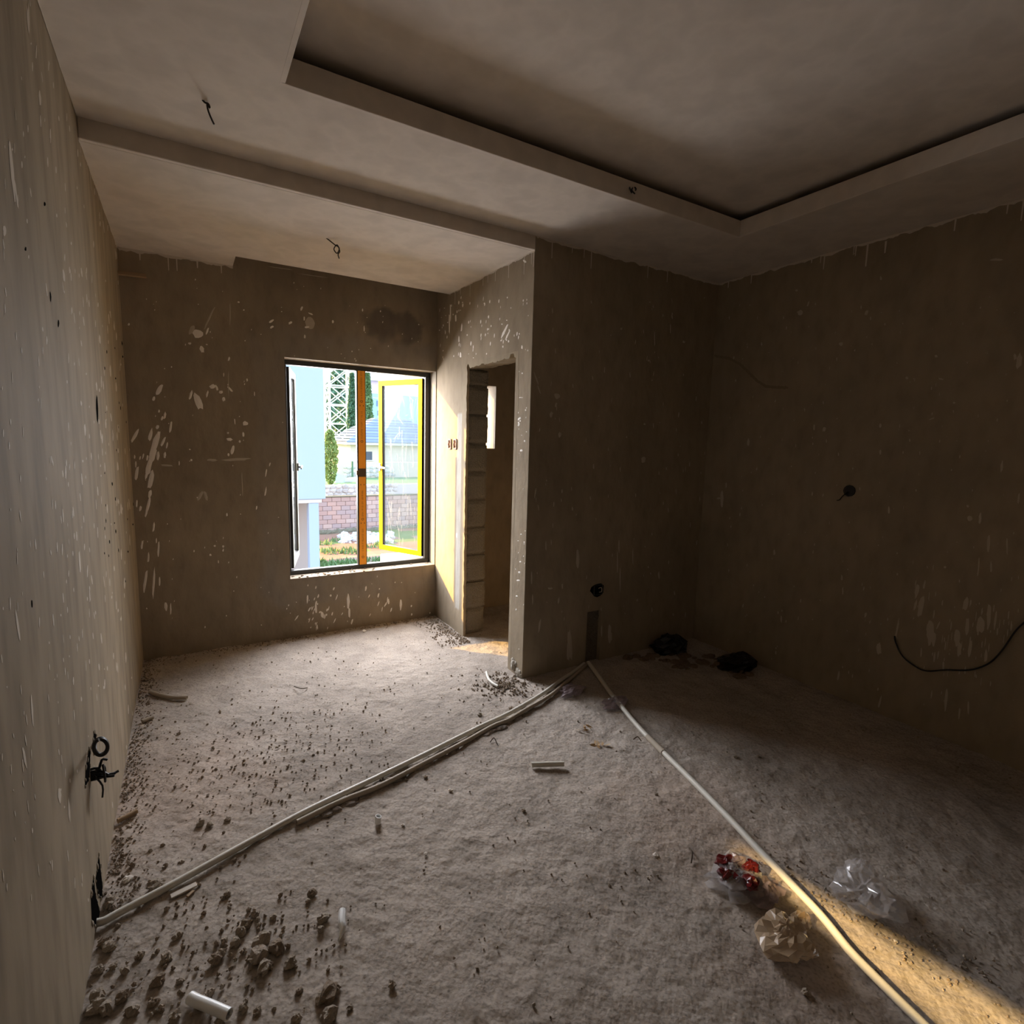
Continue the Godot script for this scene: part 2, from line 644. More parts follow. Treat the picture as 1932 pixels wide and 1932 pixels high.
func c_far(_u, _v, p: Vector3) -> Color:
	var k = 0.95 + 0.2 * n_mid.get_noise_3d(p.x * 1.5, p.y * 0.9, 21.0) + 0.05 * n_fine.get_noise_3d(p.x, p.y * 0.3, 5.0)
	var c = PLASTER * k
	return c

func c_right(_u, _v, p: Vector3) -> Color:
	var k = 0.95 + 0.22 * n_mid.get_noise_3d(p.z * 1.2, p.y * 0.9, 41.0) + 0.06 * n_fine.get_noise_3d(p.z, p.y * 0.5, 5.0)
	return PLASTER * k

func c_ceil(_u, _v, p: Vector3) -> Color:
	var k = 0.97 + 0.05 * n_mid.get_noise_3d(p.x * 1.1, p.z * 1.1, p.y * 9.0) + 0.04 * n_fine.get_noise_3d(p.x * 0.25, p.z * 0.7, p.y)
	return Color(0.66, 0.59, 0.52) * k

func tread(p: Vector3, c: Vector3, turn: float, half_l: float, half_w: float, pitch: float) -> float:
	var q = (p - c).rotated(Vector3.UP, -turn)
	if absf(q.x) > half_l or absf(q.z) > half_w:
		return 0.0
	var fade = minf(1.0, 4.0 * (1.0 - absf(q.x) / half_l)) * minf(1.0, 4.0 * (1.0 - absf(q.z) / half_w))
	return -0.0045 * fade * maxf(0.0, sin(TAU * q.z / pitch)) * (0.6 + 0.6 * n_fine.get_noise_3dv(p))

func floor_height(p: Vector3, prints: Array) -> float:
	var h = 0.006 * n_mid.get_noise_3d(p.x * 0.9, 0, p.z * 0.9) + 0.008 * n_mid.get_noise_3d(p.x * 5.0, 3, p.z * 5.0) + 0.0042 * n_fine.get_noise_3d(p.x * 1.8, 0, p.z * 1.8)
	for t in prints:
		if absf(p.x - t[0].x) < 0.25 and absf(p.z - t[0].z) < 0.25:
			h += tread(p, t[0], t[1], t[2], t[3], t[4])
	return h

func structure() -> void:
	# floor: uneven dusty screed
	var prints = [
		[fl(815, 1790), 0.35, 0.06, 0.11, 0.022], [fl(850, 1530), -0.5, 0.05, 0.1, 0.02],
		[fl(660, 1300), 0.1, 0.05, 0.09, 0.02], [fl(870, 1300), 0.3, 0.05, 0.09, 0.02], [fl(745, 1690), 0.5, 0.06, 0.08, 0.022],
	]
	var step = 0.0115
	var nx = int(4.2 / step)
	var nz = int(5.5 / step)
	var V := PackedVector3Array()
	var C := PackedColorArray()
	V.resize((nx + 1) * (nz + 1))
	C.resize(V.size())
	var red_a = fl(1330, 1560)
	var red_b = fl(330, 1490)
	var red_c = fl(1560, 1870)
	for j in nz + 1:
		for i in nx + 1:
			var p := Vector3(-0.1 + i * step, 0, -0.1 + j * step)
			var k = 0.93 + 0.22 * n_mid.get_noise_3d(p.x * 0.8, 11, p.z * 0.8) + 0.2 * n_mid.get_noise_3d(p.x * 3.5, 5, p.z * 3.5) + 0.10 * n_fine.get_noise_3d(p.x * 1.3, 3, p.z * 1.3)
			var c = Color(0.475, 0.41, 0.35) * k
			var red = maxf(soft(p, red_a, 0.34, 0.3), maxf(soft(p, red_b, 0.4, 0.3, 3.0), soft(p, red_c, 0.22, 0.2, 6.0)))
			c = c.lerp(Color(0.47, 0.36, 0.285) * k, red * 0.55)
			p.y = floor_height(p, prints)
			V[j * (nx + 1) + i] = p
			C[j * (nx + 1) + i] = c
	var N := PackedVector3Array()
	N.resize(V.size())
	for j in nz + 1:
		for i in nx + 1:
			var l = V[j * (nx + 1) + maxi(i - 1, 0)]
			var r = V[j * (nx + 1) + mini(i + 1, nx)]
			var a = V[maxi(j - 1, 0) * (nx + 1) + i]
			var b = V[mini(j + 1, nz) * (nx + 1) + i]
			N[j * (nx + 1) + i] = (b - a).cross(r - l).normalized()
	var I := PackedInt32Array()
	I.resize(nx * nz * 6)
	var w = 0
	for j in nz:
		for i in nx:
			var a = j * (nx + 1) + i
			for q in [a, a + 1, a + nx + 2, a, a + nx + 2, a + nx + 1]:
				I[w] = q
				w += 1
	var arr = []
	arr.resize(Mesh.ARRAY_MAX)
	arr[Mesh.ARRAY_VERTEX] = V
	arr[Mesh.ARRAY_NORMAL] = N
	arr[Mesh.ARRAY_COLOR] = C
	arr[Mesh.ARRAY_INDEX] = I
	var am = ArrayMesh.new()
	am.add_surface_from_arrays(Mesh.PRIMITIVE_TRIANGLES, arr)
	var sl := MB.new()
	sl.col = Color(0.35, 0.3, 0.26)
	sl.box(Vector3(-0.2, -0.35, -0.23), Vector3(4.11, -0.05, 5.5))
	var a2 = []
	a2.resize(Mesh.ARRAY_MAX)
	a2[Mesh.ARRAY_VERTEX] = sl.v
	a2[Mesh.ARRAY_NORMAL] = sl.n
	a2[Mesh.ARRAY_COLOR] = sl.c
	am.add_surface_from_arrays(Mesh.PRIMITIVE_TRIANGLES, a2)
	tag(obj("floor", am, M["screed"]), "rough dusty grey cement screed floor with shoe prints", "floor", "", "structure")

	# walls
	var top = 3.2
	tag(panel("wall_left", Vector3(0, -0.3, -0.23), Vector3(0, 0, 1), Vector3.UP, Vector3.RIGHT, 5.73, top + 0.3, 0.2, [[3.50 + 0.23, 4.30 + 0.23, 0.29, 2.4]], 0.03, M["plaster_streaked"], c_left, 0.004), "long cement plastered wall with streaks of paint beside the window wall", "wall")  # the hole in this wall is added for the unseen lamp
	tag(panel("wall_back", Vector3(-0.2, -0.3, 0), Vector3.RIGHT, Vector3.UP, Vector3.BACK, 4.31, top + 0.3, 0.23, [[WX1 + 0.2, WX2 + 0.2, WY1 + 0.3, WY2 + 0.3], [2.62 + 0.2, 2.805 + 0.2, 1.53 + 0.3, 2.10 + 0.3]], 0.02, M["plaster"], c_back, 0.004), "plastered window wall with pale paint splashes and a damp stain", "wall")
	tag(panel("wall_door", Vector3(W1, -0.3, 0.001), Vector3(0, 0, 1), Vector3.UP, Vector3.LEFT, D1 - 0.004, top + 0.3, 0.2, [[0.52, 1.345, 0.29, DY + 0.33]], 0.02, M["plaster"], c_door, 0.004), "short plastered return wall with the unfinished doorway", "wall")
	var ch = on(1120, 1190, 2, D1)      # open chase over the conduits
	tag(panel("wall_far", Vector3(W1 + 0.003, -0.3, D1), Vector3.RIGHT, Vector3.UP, Vector3.BACK, W2 - W1 + 0.1, top + 0.3, 0.2, [[ch.x - 0.07 - W1, ch.x + 0.065 - W1, 0.28, ch.y + 0.15 + 0.3]], 0.03, M["plaster"], c_far, 0.004), "shaded plastered wall where the conduits enter the floor", "wall")
	tag(panel("wall_right", Vector3(W2, -0.3, -0.1), Vector3(0, 0, 1), Vector3.UP, Vector3.LEFT, 5.6, top + 0.3, 0.2, [], 0.03, M["plaster"], c_right, 0.004), "shaded plastered wall with many paint splashes and a slack wire", "wall")
	tag(panel("wall_behind", Vector3(-0.1, -0.3, ZB), Vector3.RIGHT, Vector3.UP, Vector3.FORWARD, 4.1, top + 0.3, 0.2, [], 0.08, M["plaster"], c_right, 0.004), "plain plastered wall opposite the window", "wall")

	var chb := MB.new()
	chb.col = grey(0.9)
	chb.box(Vector3(ch.x - 0.08, -0.02, D1 - 0.19), Vector3(ch.x + 0.08, ch.y + 0.17, D1 - 0.035))
	for c in 40:
		var r := rng.randf_range(0.006, 0.016)
		chb.blob(Vector3(ch.x + rng.randf_range(-0.06, 0.06), rng.randf_range(0.0, ch.y + 0.13), D1 - 0.036), Vector3(r * 1.3, r, r * 0.8), n_low, 0.6, 30.0, c, 7, 5)
	tag(part("chase_mortar", chb, M["block"], get_node("wall_far")), "", "", "", "stuff")

	# ceiling: soffit boards as flat panels that face down
	var sl_t = 0.04
	var soffits = [
		[0.0, W1, 0.245, D1 - 0.03, H1], [0.0, 0.662, 0.0, 0.245, H1],            # alcove, with a curtain slot left along the window
		[0.0, W2, D1, TZ1 - 0.01, H2], [0.0, TX1 - 0.01, TZ1 - 0.01, TZ2 + 0.01, H2], [TX2 + 0.01, W2, TZ1 - 0.01, TZ2 + 0.01, H2], [0.0, W2, TZ2 + 0.01, ZB, H2],
	]
	var main = thing("ceiling")
	tag(main, "off-white plaster ceiling with a recessed tray and a lower strip over the alcove", "ceiling", "", "structure")
	for s in soffits:
		var o = panel("soffit", Vector3(s[0], s[4], s[2]), Vector3.RIGHT, Vector3.BACK, Vector3.DOWN, s[1] - s[0], s[3] - s[2], sl_t, [], 0.03, M["ceiling_paint"], c_ceil, 0.003)
		o.remove_meta("kind")
		remove_child(o)
		o.name = "soffit"
		main.add_child(o, true)
	var upper = panel("tray_ceiling", Vector3(-0.1, H3, -0.1), Vector3.RIGHT, Vector3.BACK, Vector3.DOWN, 4.1, 5.5, 0.15, [], 0.04, M["ceiling_paint"], c_ceil, 0.003)
	upper.remove_meta("kind")
	remove_child(upper)
	upper.name = "tray_ceiling"
	main.add_child(upper, true)
	var cc = Color(0.66, 0.59, 0.52)
	var be := MB.new()
	be.col = cc
	be.box(Vector3(0, H1, D1 - 0.03), Vector3(W1 + 0.003, H3, D1 - 0.0005), 0.003)
	part("drop_face", be, M["ceiling_paint"], main)
	var lip_h = 0.094
	for q in [[TX1 - 0.02, TX2 + 0.02, TZ1 - 0.02, TZ1], [TX1 - 0.02, TX2 + 0.02, TZ2, TZ2 + 0.02], [TX1 - 0.02, TX1, TZ1, TZ2], [TX2, TX2 + 0.02, TZ1, TZ2]]:
		var lb := MB.new()
		lb.col = cc
		lb.box(Vector3(q[0], H2 - 0.0005, q[2]), Vector3(q[1], H2 + lip_h, q[3]), 0.002)
		part("tray_lip", lb, M["ceiling_paint"], main)
	var sb := MB.new()
	sb.col = cc
	sb.box(Vector3(0.640, H1 + 0.001, 0.0), Vector3(0.662, H1 + 0.2, 0.245))
	sb.box(Vector3(0.662, H1 + 0.001, 0.245), Vector3(W1, H1 + 0.2, 0.262))
	part("slot_side", sb, M["ceiling_paint"], main)
	# washroom ceiling beyond the doorway
	var wc := MB.new()
	wc.box(Vector3(W1 + 0.18, 2.70, -0.05), Vector3(W2 + 0.05, 2.74, 1.35))
	tag(part("ceiling", wc, M["render_grey"]), "plain ceiling of the washroom beyond the doorway", "ceiling", "", "structure")

func window() -> void:
	var win = thing("window_1")
	tag(win, "aluminium casement window with both leaves open and orange taped mullion", "window", "", "structure")
	var z0 = -0.175
	var z1 = -0.125
	for q in [["frame_head", WX1, WX2, WY2 - 0.038, WY2], ["frame_sill", WX1, WX2, WY1, WY1 + 0.035], ["frame_jamb", WX1, WX1 + 0.03, WY1 + 0.035, WY2 - 0.038], ["frame_jamb", WX2 - 0.045, WX2, WY1 + 0.035, WY2 - 0.038]]:
		var b := MB.new()
		b.box(Vector3(q[1], q[3], z0), Vector3(q[2], q[4], z1), 0.003)
		part(q[0], b, M["frame_dark"], win)
	# mullion with orange protective tape
	var mx = 1.594
	var mb := MB.new()
	mb.box(Vector3(mx - 0.038, WY1 + 0.03, z0), Vector3(mx + 0.038, WY2 - 0.03, z1 - 0.002), 0.004)
	var mul = part("mullion", mb, M["frame_black"], win)
	var tb := MB.new()
	tb.box(Vector3(mx - 0.028, WY1 + 0.034, z1 - 0.0025), Vector3(mx + 0.03, WY2 - 0.036, z1 + 0.0015))
	var tape = part("protective_tape", tb, M["tape_orange"], mul)
	tag(tape, "orange printed tape")
	# rows of small print that run up the tape
	var pb := MB.new()
	var y = WY1 + 0.10
	var kk = 0
	while y < WY2 - 0.12:
		if absf(y - 1.32) > 0.09:
			var zf = z1 + 0.0018
			var x0 = mx + 0.001
			# ring mark
			for t in 10:
				var a0 = TAU * t / 10.0
				var a1 = TAU * (t + 1) / 10.0
				var c0 := Vector3(x0, y, zf)
				pb.quad(c0 + Vector3(cos(a0), sin(a0), 0) * 0.011, c0 + Vector3(cos(a1), sin(a1), 0) * 0.011, c0 + Vector3(cos(a1), sin(a1), 0) * 0.007, c0 + Vector3(cos(a0), sin(a0), 0) * 0.007)
			# letters, each a short stroke or two
			var yy = y + 0.024
			while yy < y + 0.25:
				var lw := rng.randf_range(0.004, 0.008)
				if rng.randf() < 0.85:
					pb.box(Vector3(x0 - 0.006, yy, zf - 0.0004), Vector3(x0 + 0.006, yy + 0.0018, zf))
					if rng.randf() < 0.6:
						pb.box(Vector3(x0 - 0.006, yy, zf - 0.0004), Vector3(x0 - 0.004, yy + lw, zf))
					if rng.randf() < 0.5:
						pb.box(Vector3(x0 + 0.004, yy, zf - 0.0004), Vector3(x0 + 0.006, yy + lw, zf))
				yy += lw + 0.003
			for sx in [-0.016, 0.012]:
				pb.box(Vector3(x0 + sx, y + 0.29, zf - 0.0004), Vector3(x0 + sx + 0.006, y + 0.30, zf))
		y += 0.33
		kk += 1
	var pr = part("print", pb, M["tape_print"], mul)
	tag(pr, "", "", "", "stuff")
	var kb := MB.new()
	kb.box(Vector3(mx - 0.03, 1.27, z1 - 0.001), Vector3(mx + 0.032, 1.34, z1 + 0.004), 0.002)
	kb.box(Vector3(mx - 0.046, 1.285, z1 - 0.01), Vector3(mx - 0.03, 1.325, z1 + 0.012), 0.003)
	part("lock_keep", kb, M["twig"], mul)
	# leaves that swing outwards: local x runs from the hinge to the free edge
	leaf(win, Vector3(2.163, 0, -0.172), Vector3(-cos(deg_to_rad(64)), 0, -sin(deg_to_rad(64))), 0.555, M["film_yellow"], true)
	leaf(win, Vector3(1.025, 0, -0.172), Vector3(cos(deg_to_rad(76)), 0, -sin(deg_to_rad(76))), 0.545, M["film_pale"], false)
	# sill plaster crumbs
	var sb := MB.new()
	for k in 46:
		var x := rng.randf_range(WX1 + 0.02, WX2 - 0.03)
		if k < 30:
			x = rng.randf_range(WX1 + 0.02, 1.5)
		var r := rng.randf_range(0.003, 0.009)
		sb.blob(Vector3(x, WY1 + r * 0.4, rng.randf_range(-0.11, -0.01)), Vector3(r * 1.4, r * 0.7, r), n_low, 0.5, 30.0, k, 6, 4)
	tag(part("plaster_crumbs", sb, M["earth_lump"]), "dark crumbs of plaster lying along the window sill", "crumbs", "", "stuff")

func leaf(win: Node3D, hinge: Vector3, along: Vector3, width: float, film: Material, right: bool) -> void:
	var lf = Node3D.new()
	lf.name = "casement_leaf"
	win.add_child(lf, true)
	tag(lf, "open casement leaf with yellow film on its frame" if right else "open casement leaf with pale film on its frame, seen edge on")
	var inward = Vector3.UP.cross(along)          # normal of the leaf
	if inward.z < 0:
		inward = -inward
	var t = Transform3D(Basis(along, Vector3.UP, along.cross(Vector3.UP)), hinge)
	var zs = 1.0 if t.basis.z.dot(inward) > 0 else -1.0
	var ya = WY1 + 0.045
	var yb = WY2 - 0.048
	var fw = 0.052
	var ft = 0.034
	var fb := MB.new()
	var fm := MB.new()
	for q in [[0.0, width, ya, ya + fw], [0.0, width, yb - fw, yb], [0.0, fw, ya + fw, yb - fw], [width - fw, width, ya + fw, yb - fw]]:
		fb.obox(t * Transform3D(Basis(), Vector3((q[0] + q[1]) / 2.0, (q[2] + q[3]) / 2.0, 0)), Vector3(q[1] - q[0], q[3] - q[2], ft), 0.002)
		fm.obox(t * Transform3D(Basis(), Vector3((q[0] + q[1]) / 2.0, (q[2] + q[3]) / 2.0, zs * (ft / 2.0 + 0.0006))), Vector3(q[1] - q[0] - 0.006, q[3] - q[2] - 0.006 if q[1] - q[0] > fw * 1.5 else q[3] - q[2] + 0.006, 0.0012))
	part("sash_frame", fb, M["frame_black"], lf)
	part("frame_film", fm, film, lf)
	var gb := MB.new()
	gb.obox(t * Transform3D(Basis(), Vector3(width / 2.0, (ya + yb) / 2.0, 0)), Vector3(width - 2 * fw + 0.01, yb - ya - 2 * fw + 0.01, 0.005))
	part("glass_pane", gb, M["glass"], lf)
	# dried cleaning streaks on the glass
	var st := MB.new()
	for k in (100 if right else 40):
		var x := rng.randf_range(fw + 0.02, width - fw - 0.02)
		var y := rng.randf_range(ya + fw + 0.02, yb - fw - 0.02)
		var l := rng.randf_range(0.03, 0.22)
		var w := rng.randf_range(0.002, 0.009)
		var a := rng.randf_range(-0.25, 0.25)
		if rng.randf() < 0.3 and y > 1.5:
			a = rng.randf_range(-1.4, 1.4)
			l *= 0.6
		var d := Vector3(sin(a), cos(a), 0)
		var e := Vector3(cos(a), -sin(a), 0)
		var c := Vector3(x, y, zs * 0.0031)
		var p0 = c - d * l / 2.0
		var p1 = c + d * l / 2.0
		for p in [p0, p1]:
			p.x = clampf(p.x, fw + 0.005, width - fw - 0.005)
		p0.y = maxf(p0.y, ya + fw + 0.005)
		p1.y = minf(p1.y, yb - fw - 0.005)
		p0.x = clampf(p0.x, fw + 0.012, width - fw - 0.012)
		p1.x = clampf(p1.x, fw + 0.012, width - fw - 0.012)
		st.quad(t * (p0 - e * w * 0.4), t * (p0 + e * w * 0.4), t * (p1 + e * w), t * (p1 - e * w))
	tag(part("dried_streaks", st, M["smear"], lf), "", "", "", "stuff")
	var hb := MB.new()
	var hy = 1.325
	hb.obox(t * Transform3D(Basis(), Vector3(width - fw * 0.5, hy, zs * (ft / 2.0 + 0.008))), Vector3(0.022, 0.07, 0.016), 0.003)
	hb.obox(t * Transform3D(Basis(), Vector3(width - fw * 0.5, hy, zs * (ft / 2.0 + 0.028))), Vector3(0.016, 0.016, 0.03), 0.003)
	hb.obox(t * Transform3D(Basis(Vector3(0, 0, 1), 0.12), Vector3(width - fw * 0.5 - 0.045, hy, zs * (ft / 2.0 + 0.042))), Vector3(0.12, 0.018, 0.012), 0.004)
	part("handle", hb, M["handle_metal"] if right else M["frame_black"], lf)

func doorway() -> void:
	# bare sandcrete blocks in the near jamb of the doorway
	var wall: Node = get_node("wall_door")
	var y = 0.0
	var k = 0
	while y < DY - 0.02:
		var h = 0.222
		if y + h > DY:
			h = DY - y
		var b := MB.new()
		var zf = DZ1 - 0.012 + rng.randf_range(-0.008, 0.008)
		var xs = [W1 + 0.018, W1 + 0.198]
		var nx = 7
		var ny = 8
		var P = []
		for j in ny + 1:
			var row = []
			for i in nx + 1:
				var px = lerpf(xs[0], xs[1], float(i) / nx)
				var py = y + 0.008 + (h - 0.016) * j / ny
				var edge = 0.0
				if i == 0 or i == nx or j == 0 or j == ny:
					edge = 0.010 + 0.008 * rng.randf()
				row.append(Vector3(px, py, zf - edge + 0.006 * n_fine.get_noise_3d(px * 3.0, py * 3.0, k)))
			P.append(row)
		for j in ny:
			for i in nx:
				b.quad(P[j][i], P[j + 1][i], P[j + 1][i + 1], P[j][i + 1])
		for i in nx:
			b.quad(P[0][i], P[0][i + 1], Vector3(P[0][i + 1].x, P[0][i].y, 0.515), Vector3(P[0][i].x, P[0][i].y, 0.515))
			b.quad(P[ny][i], P[ny][i + 1], Vector3(P[ny][i + 1].x, P[ny][i].y, 0.515), Vector3(P[ny][i].x, P[ny][i].y, 0.515))
		for j in ny:
			for i in [0, nx]:
				b.quad(P[j][i], P[j + 1][i], Vector3(P[j + 1][i].x, P[j + 1][i].y, 0.515), Vector3(P[j][i].x, P[j][i].y, 0.515))
		b.col = grey(0.9 + 0.1 * rng.randf())
		part("block", b, M["block"], wall)
		y += 0.225
		k += 1
	var mo := MB.new()
	mo.box(Vector3(W1 + 0.022, 0.0, 0.515), Vector3(W1 + 0.195, DY, DZ1 - 0.038))
	mo.col = grey(0.7)
	part("mortar", mo, M["block"], wall)
	# plaster skins with broken edges on the room side of both jambs and the lintel
	var sk := MB.new()
	sk.col = PLASTER
	var rows = 120
	for j in rows:
		var y0 = (DY + 0.03) * j / rows
		var y1 = (DY + 0.03) * (j + 1) / rows
		for side in 2:
			var e = []
			for yy in [y0, y1]:
				var r = 0.012 * n_mid.get_noise_2d(yy * 5.0, side * 9.0) + 0.006 * n_fine.get_noise_2d(yy * 6.0, side * 3.0)
				if side == 1 and yy > 1.78 and yy < 2.1:
					r += 0.03
				e.append((DZ1 - 0.008 + r) if side == 0 else (DZ2 + r))
			var zin = 0.515 if side == 0 else 1.35
			for x in [W1 - 0.0006, W1 + 0.02]:
				sk.quad(Vector3(x, y0, zin), Vector3(x, y0, e[0]), Vector3(x, y1, e[1]), Vector3(x, y1, zin))
			sk.quad(Vector3(W1 - 0.0006, y0, e[0]), Vector3(W1 + 0.02, y0, e[0]), Vector3(W1 + 0.02, y1, e[1]), Vector3(W1 - 0.0006, y1, e[1]))
			if side == 1:
				sk.quad(Vector3(W1 + 0.02, y0, 1.345), Vector3(W1 + 0.02, y0, e[0]), Vector3(W1 + 0.2, y0, e[0] + 0.012), Vector3(W1 + 0.2, y1, e[1] + 0.012))
	var cols = 50
	for i in cols:
		var za = lerpf(0.515, 1.35, float(i) / cols)
		var zb = lerpf(0.515, 1.35, float(i + 1) / cols)
		var e = []
		for zz in [za, zb]:
			var r = 0.018 * n_mid.get_noise_2d(zz * 5.0, 77.0) + 0.008 * n_fine.get_noise_2d(zz * 6.0, 70.0)
			if zz > 1.23 and zz < 1.30:
				r += 0.10 * (1.0 - absf(zz - 1.265) / 0.035)
			if zz < 0.635 and zz > 0.58:
				r += 0.06 * (1.0 - absf(zz - 0.61) / 0.03)
			e.append(minf(DY - 0.012 + r + 0.012, DY + 0.032))
		sk.quad(Vector3(W1 - 0.0007, e[0], za), Vector3(W1 - 0.0007, DY + 0.04, za), Vector3(W1 - 0.0007, DY + 0.04, zb), Vector3(W1 - 0.0007, e[1], zb))
		sk.quad(Vector3(W1 - 0.0007, e[0], za), Vector3(W1 + 0.2, e[0] + 0.02, za), Vector3(W1 + 0.2, e[1] + 0.02, zb), Vector3(W1 - 0.0007, e[1], zb))
	part("broken_plaster_edge", sk, M["plaster"], wall)
	# rough plaster bulge at the foot of the outer corner
	var ft := MB.new()
	ft.col = Color(0.43, 0.39, 0.33)
	for q in 9:
		ft.blob(Vector3(W1 - 0.006 + rng.randf() * 0.02, rng.randf_range(0.0, 0.10), rng.randf_range(1.36, 1.50)), Vector3(0.022, 0.03, 0.03) * rng.randf_range(0.6, 1.3), n_low, 0.5, 30.0, q * 3.3, 9, 6)
	tag(part("plaster_lumps", ft, M["plaster"], wall), "", "", "", "stuff")

func wall_marks() -> void:
	# ---- back wall
	var b := MB.new()
	var nb = Vector3.BACK
	for s in [
		[373, 629, 11, 9, 20], [381, 659, 4, 7, -20], [358, 648, 3, 2.5, 0], [390, 650, 2, 1.2, 0], [391, 625, 2, 7, 20],
		[300, 736, 4.5, 12, 30], [290, 752, 2.5, 4, 20], [360, 745, 2.5, 9, 15], [374, 757, 7, 17, -20], [401, 729, 6, 4.5, -10], [409, 732, 2, 6, -15], [417, 740, 4, 3, 0], [391, 743, 2, 7, 15], [422, 753, 3, 4, 0], [434, 734, 7, 2, 45],
		[463, 799, 5, 4, 0], [433, 829, 6, 3, 5], [430, 817, 2, 2, 0], [439, 849, 3, 8, 15], [431, 858, 2, 3, 0], [459, 820, 2, 4.5, 0], [452, 833, 2, 2.5, 0],
		[300, 776, 2, 3, 10], [311, 784, 2.5, 7, 10], [306, 789, 2, 4, 20], [322, 806, 2.5, 11, 10], [284, 821, 3.5, 12, 15], [255, 822, 3, 14, 30], [297, 806, 3, 4, 20], [292, 838, 5.5, 24, 18], [308, 833, 2.5, 9, 25], [315, 840, 1.5, 6, 10], [298, 818, 2, 5, 10],
		[288, 858, 6, 15, 12], [281, 880, 5, 17, 14], [298, 860, 2.5, 9, 5], [311, 858, 2.5, 6, 5], [254, 862, 1.5, 4, 0], [264, 864, 1.5, 4, 15], [270, 860, 1.5, 6, 15], [278, 864, 2, 5, 10], [256, 876, 1.5, 6, 0],
		[258, 893, 3, 13, 10], [285, 905, 4.5, 18, 12], [276, 897, 2.5, 7, 15], [283, 932, 3, 9, 12], [280, 952, 3, 15, 14], [276, 968, 2, 8, 15], [265, 959, 2.5, 5, 10], [258, 950, 1.5, 7, 5],
		[290, 994, 2, 9, 8], [268, 1028, 2, 9, 8], [299, 1037, 2, 15, 3], [295, 1020, 1.2, 5, 0], [280, 1052, 2, 10, 5], [274, 1098, 3, 22, 8], [290, 1100, 2.2, 30, 4], [301, 1097, 1.5, 8, 0], [313, 1144, 3, 8, 0], [322, 1150, 1.5, 12, 0],
		[405, 1030, 2, 1.8, 0], [421, 1031, 2, 2.5, 0], [421, 1038, 1.5, 3, 15], [397, 1047, 2.2, 2, 0], [412, 1060, 1, 3, 0], [428, 971, 1.5, 3, 0], [361, 868, 2, 2.2, 0], [358, 848, 1.5, 1.2, 0], [338, 874, 1, 4, 0],
		[450, 570, 2, 1.5, 0], [460, 585, 1.6, 1.4, 0], [512, 606, 2, 5, 60], [513, 617, 2, 4, 60], [548, 609, 4, 2, -30], [569, 582, 2, 5, 20], [580, 617, 5, 2, -10], [586, 592, 5, 1.4, 25], [574, 601, 1.4, 4, 0], [575, 635, 1.5, 3.5, 0], [628, 607, 2, 3, 0], [243, 612, 2, 2.5, 20],
		[466, 717, 1.5, 3, 0], [480, 743, 1, 4.5, 0], [502, 892, 1.4, 9, 10], [509, 876, 1.2, 4, 15], [501, 928, 1.5, 9, 10], [484, 958, 1.2, 4, 10], [432, 677, 2, 4, 15], [422, 707, 1, 4, 5], [443, 795, 1, 6, -5],
		[684, 585, 1.2, 3, 0], [687, 620, 1, 5, 0],
	]:
		splat(b, s[0], s[1], s[2], s[3], s[4], 2, 0.0, nb)
	# splashes under the window
	for k in 46:
		var u = 580.0 + absf(rng.randfn(0.0, 1.0)) * 38.0 if k < 34 else rng.randf_range(640, 800)
		splat(b, u, rng.randfn(1155.0, 22.0), rng.randf_range(0.7, 1.6), rng.randf_range(1.5, 6.0), rng.randf_range(5, 30), 2, 0.0, nb, 7)
	for s in [[580, 1130, 1.5, 8, 5], [596, 1148, 2, 9, -5], [608, 1160, 3, 7, -10], [657, 1135, 2.5, 16, 0], [659, 1156, 2, 9, 0], [690, 1110, 1.5, 5, 10], [756, 1140, 2, 11, 3], [733, 1135, 1.5, 5, 0], [598, 1185, 2, 7, 0], [560, 1165, 1.2, 6, 35]]:
		splat(b, s[0], s[1], s[2], s[3], s[4], 2, 0.0, nb)
	for k in 150:
		splat(b, rng.randf_range(232, 820), rng.randf_range(520, 1190), rng.randf_range(0.5, 1.2), rng.randf_range(0.6, 2.2), 10, 2, 0.0, nb, 6)
	# drop those that would float in the window opening
	var keep := MB.new()
	for i in range(0, b.v.size(), 3):
		var ok = true
		for k in 3:
			var p = b.v[i + k]
			if p.x > WX1 - 0.01 and p.x < WX2 and p.y > WY1 - 0.01 and p.y < WY2 + 0.01 or p.x < 0.002 or p.x > W1 or p.y < 0.02 or p.y > H1:
				ok = false
		if ok:
			keep.tri(b.v[i], b.v[i + 1], b.v[i + 2])
	var wb: Node = get_node("wall_back")
	tag(part("paint_splashes", keep, M["splash"], wb), "", "", "", "stuff")
	var th := MB.new()
	for s in [[400, 868, 10, 2.2, 3], [445, 867, 26, 2.6, -3], [315, 878, 10, 2, 3], [434, 590, 1.0, 22, 0], [431, 725, 0.9, 24, 0], [457, 915, 0.9, 22, -2], [378, 935, 3, 10, 30], [388, 935, 3, 9, -20], [362, 622, 4, 10, 25], [395, 600, 2, 22, 25], [585, 610, 9, 11, 0], [590, 520, 26, 0.8, 8], [530, 506, 26, 0.8, 8]]:
		splat(th, s[0], s[1], s[2], s[3], s[4], 2, 0.0, nb, 13)
	tag(part("scrape_marks", th, M["splash_thin"], wb), "", "", "", "stuff")
	var ep := MB.new()
	edge_paint(ep, Vector3(0.0, H1, 0), Vector3(0.662, H1, 0), nb, 0.003, 0.028, 0.08, 3.0)
	part("ceiling_paint_edge", ep, M["paint_white"], wb)
	# ---- left wall
	var lw: Node = get_node("wall_left")
	var l := MB.new()
	var nl = Vector3.RIGHT
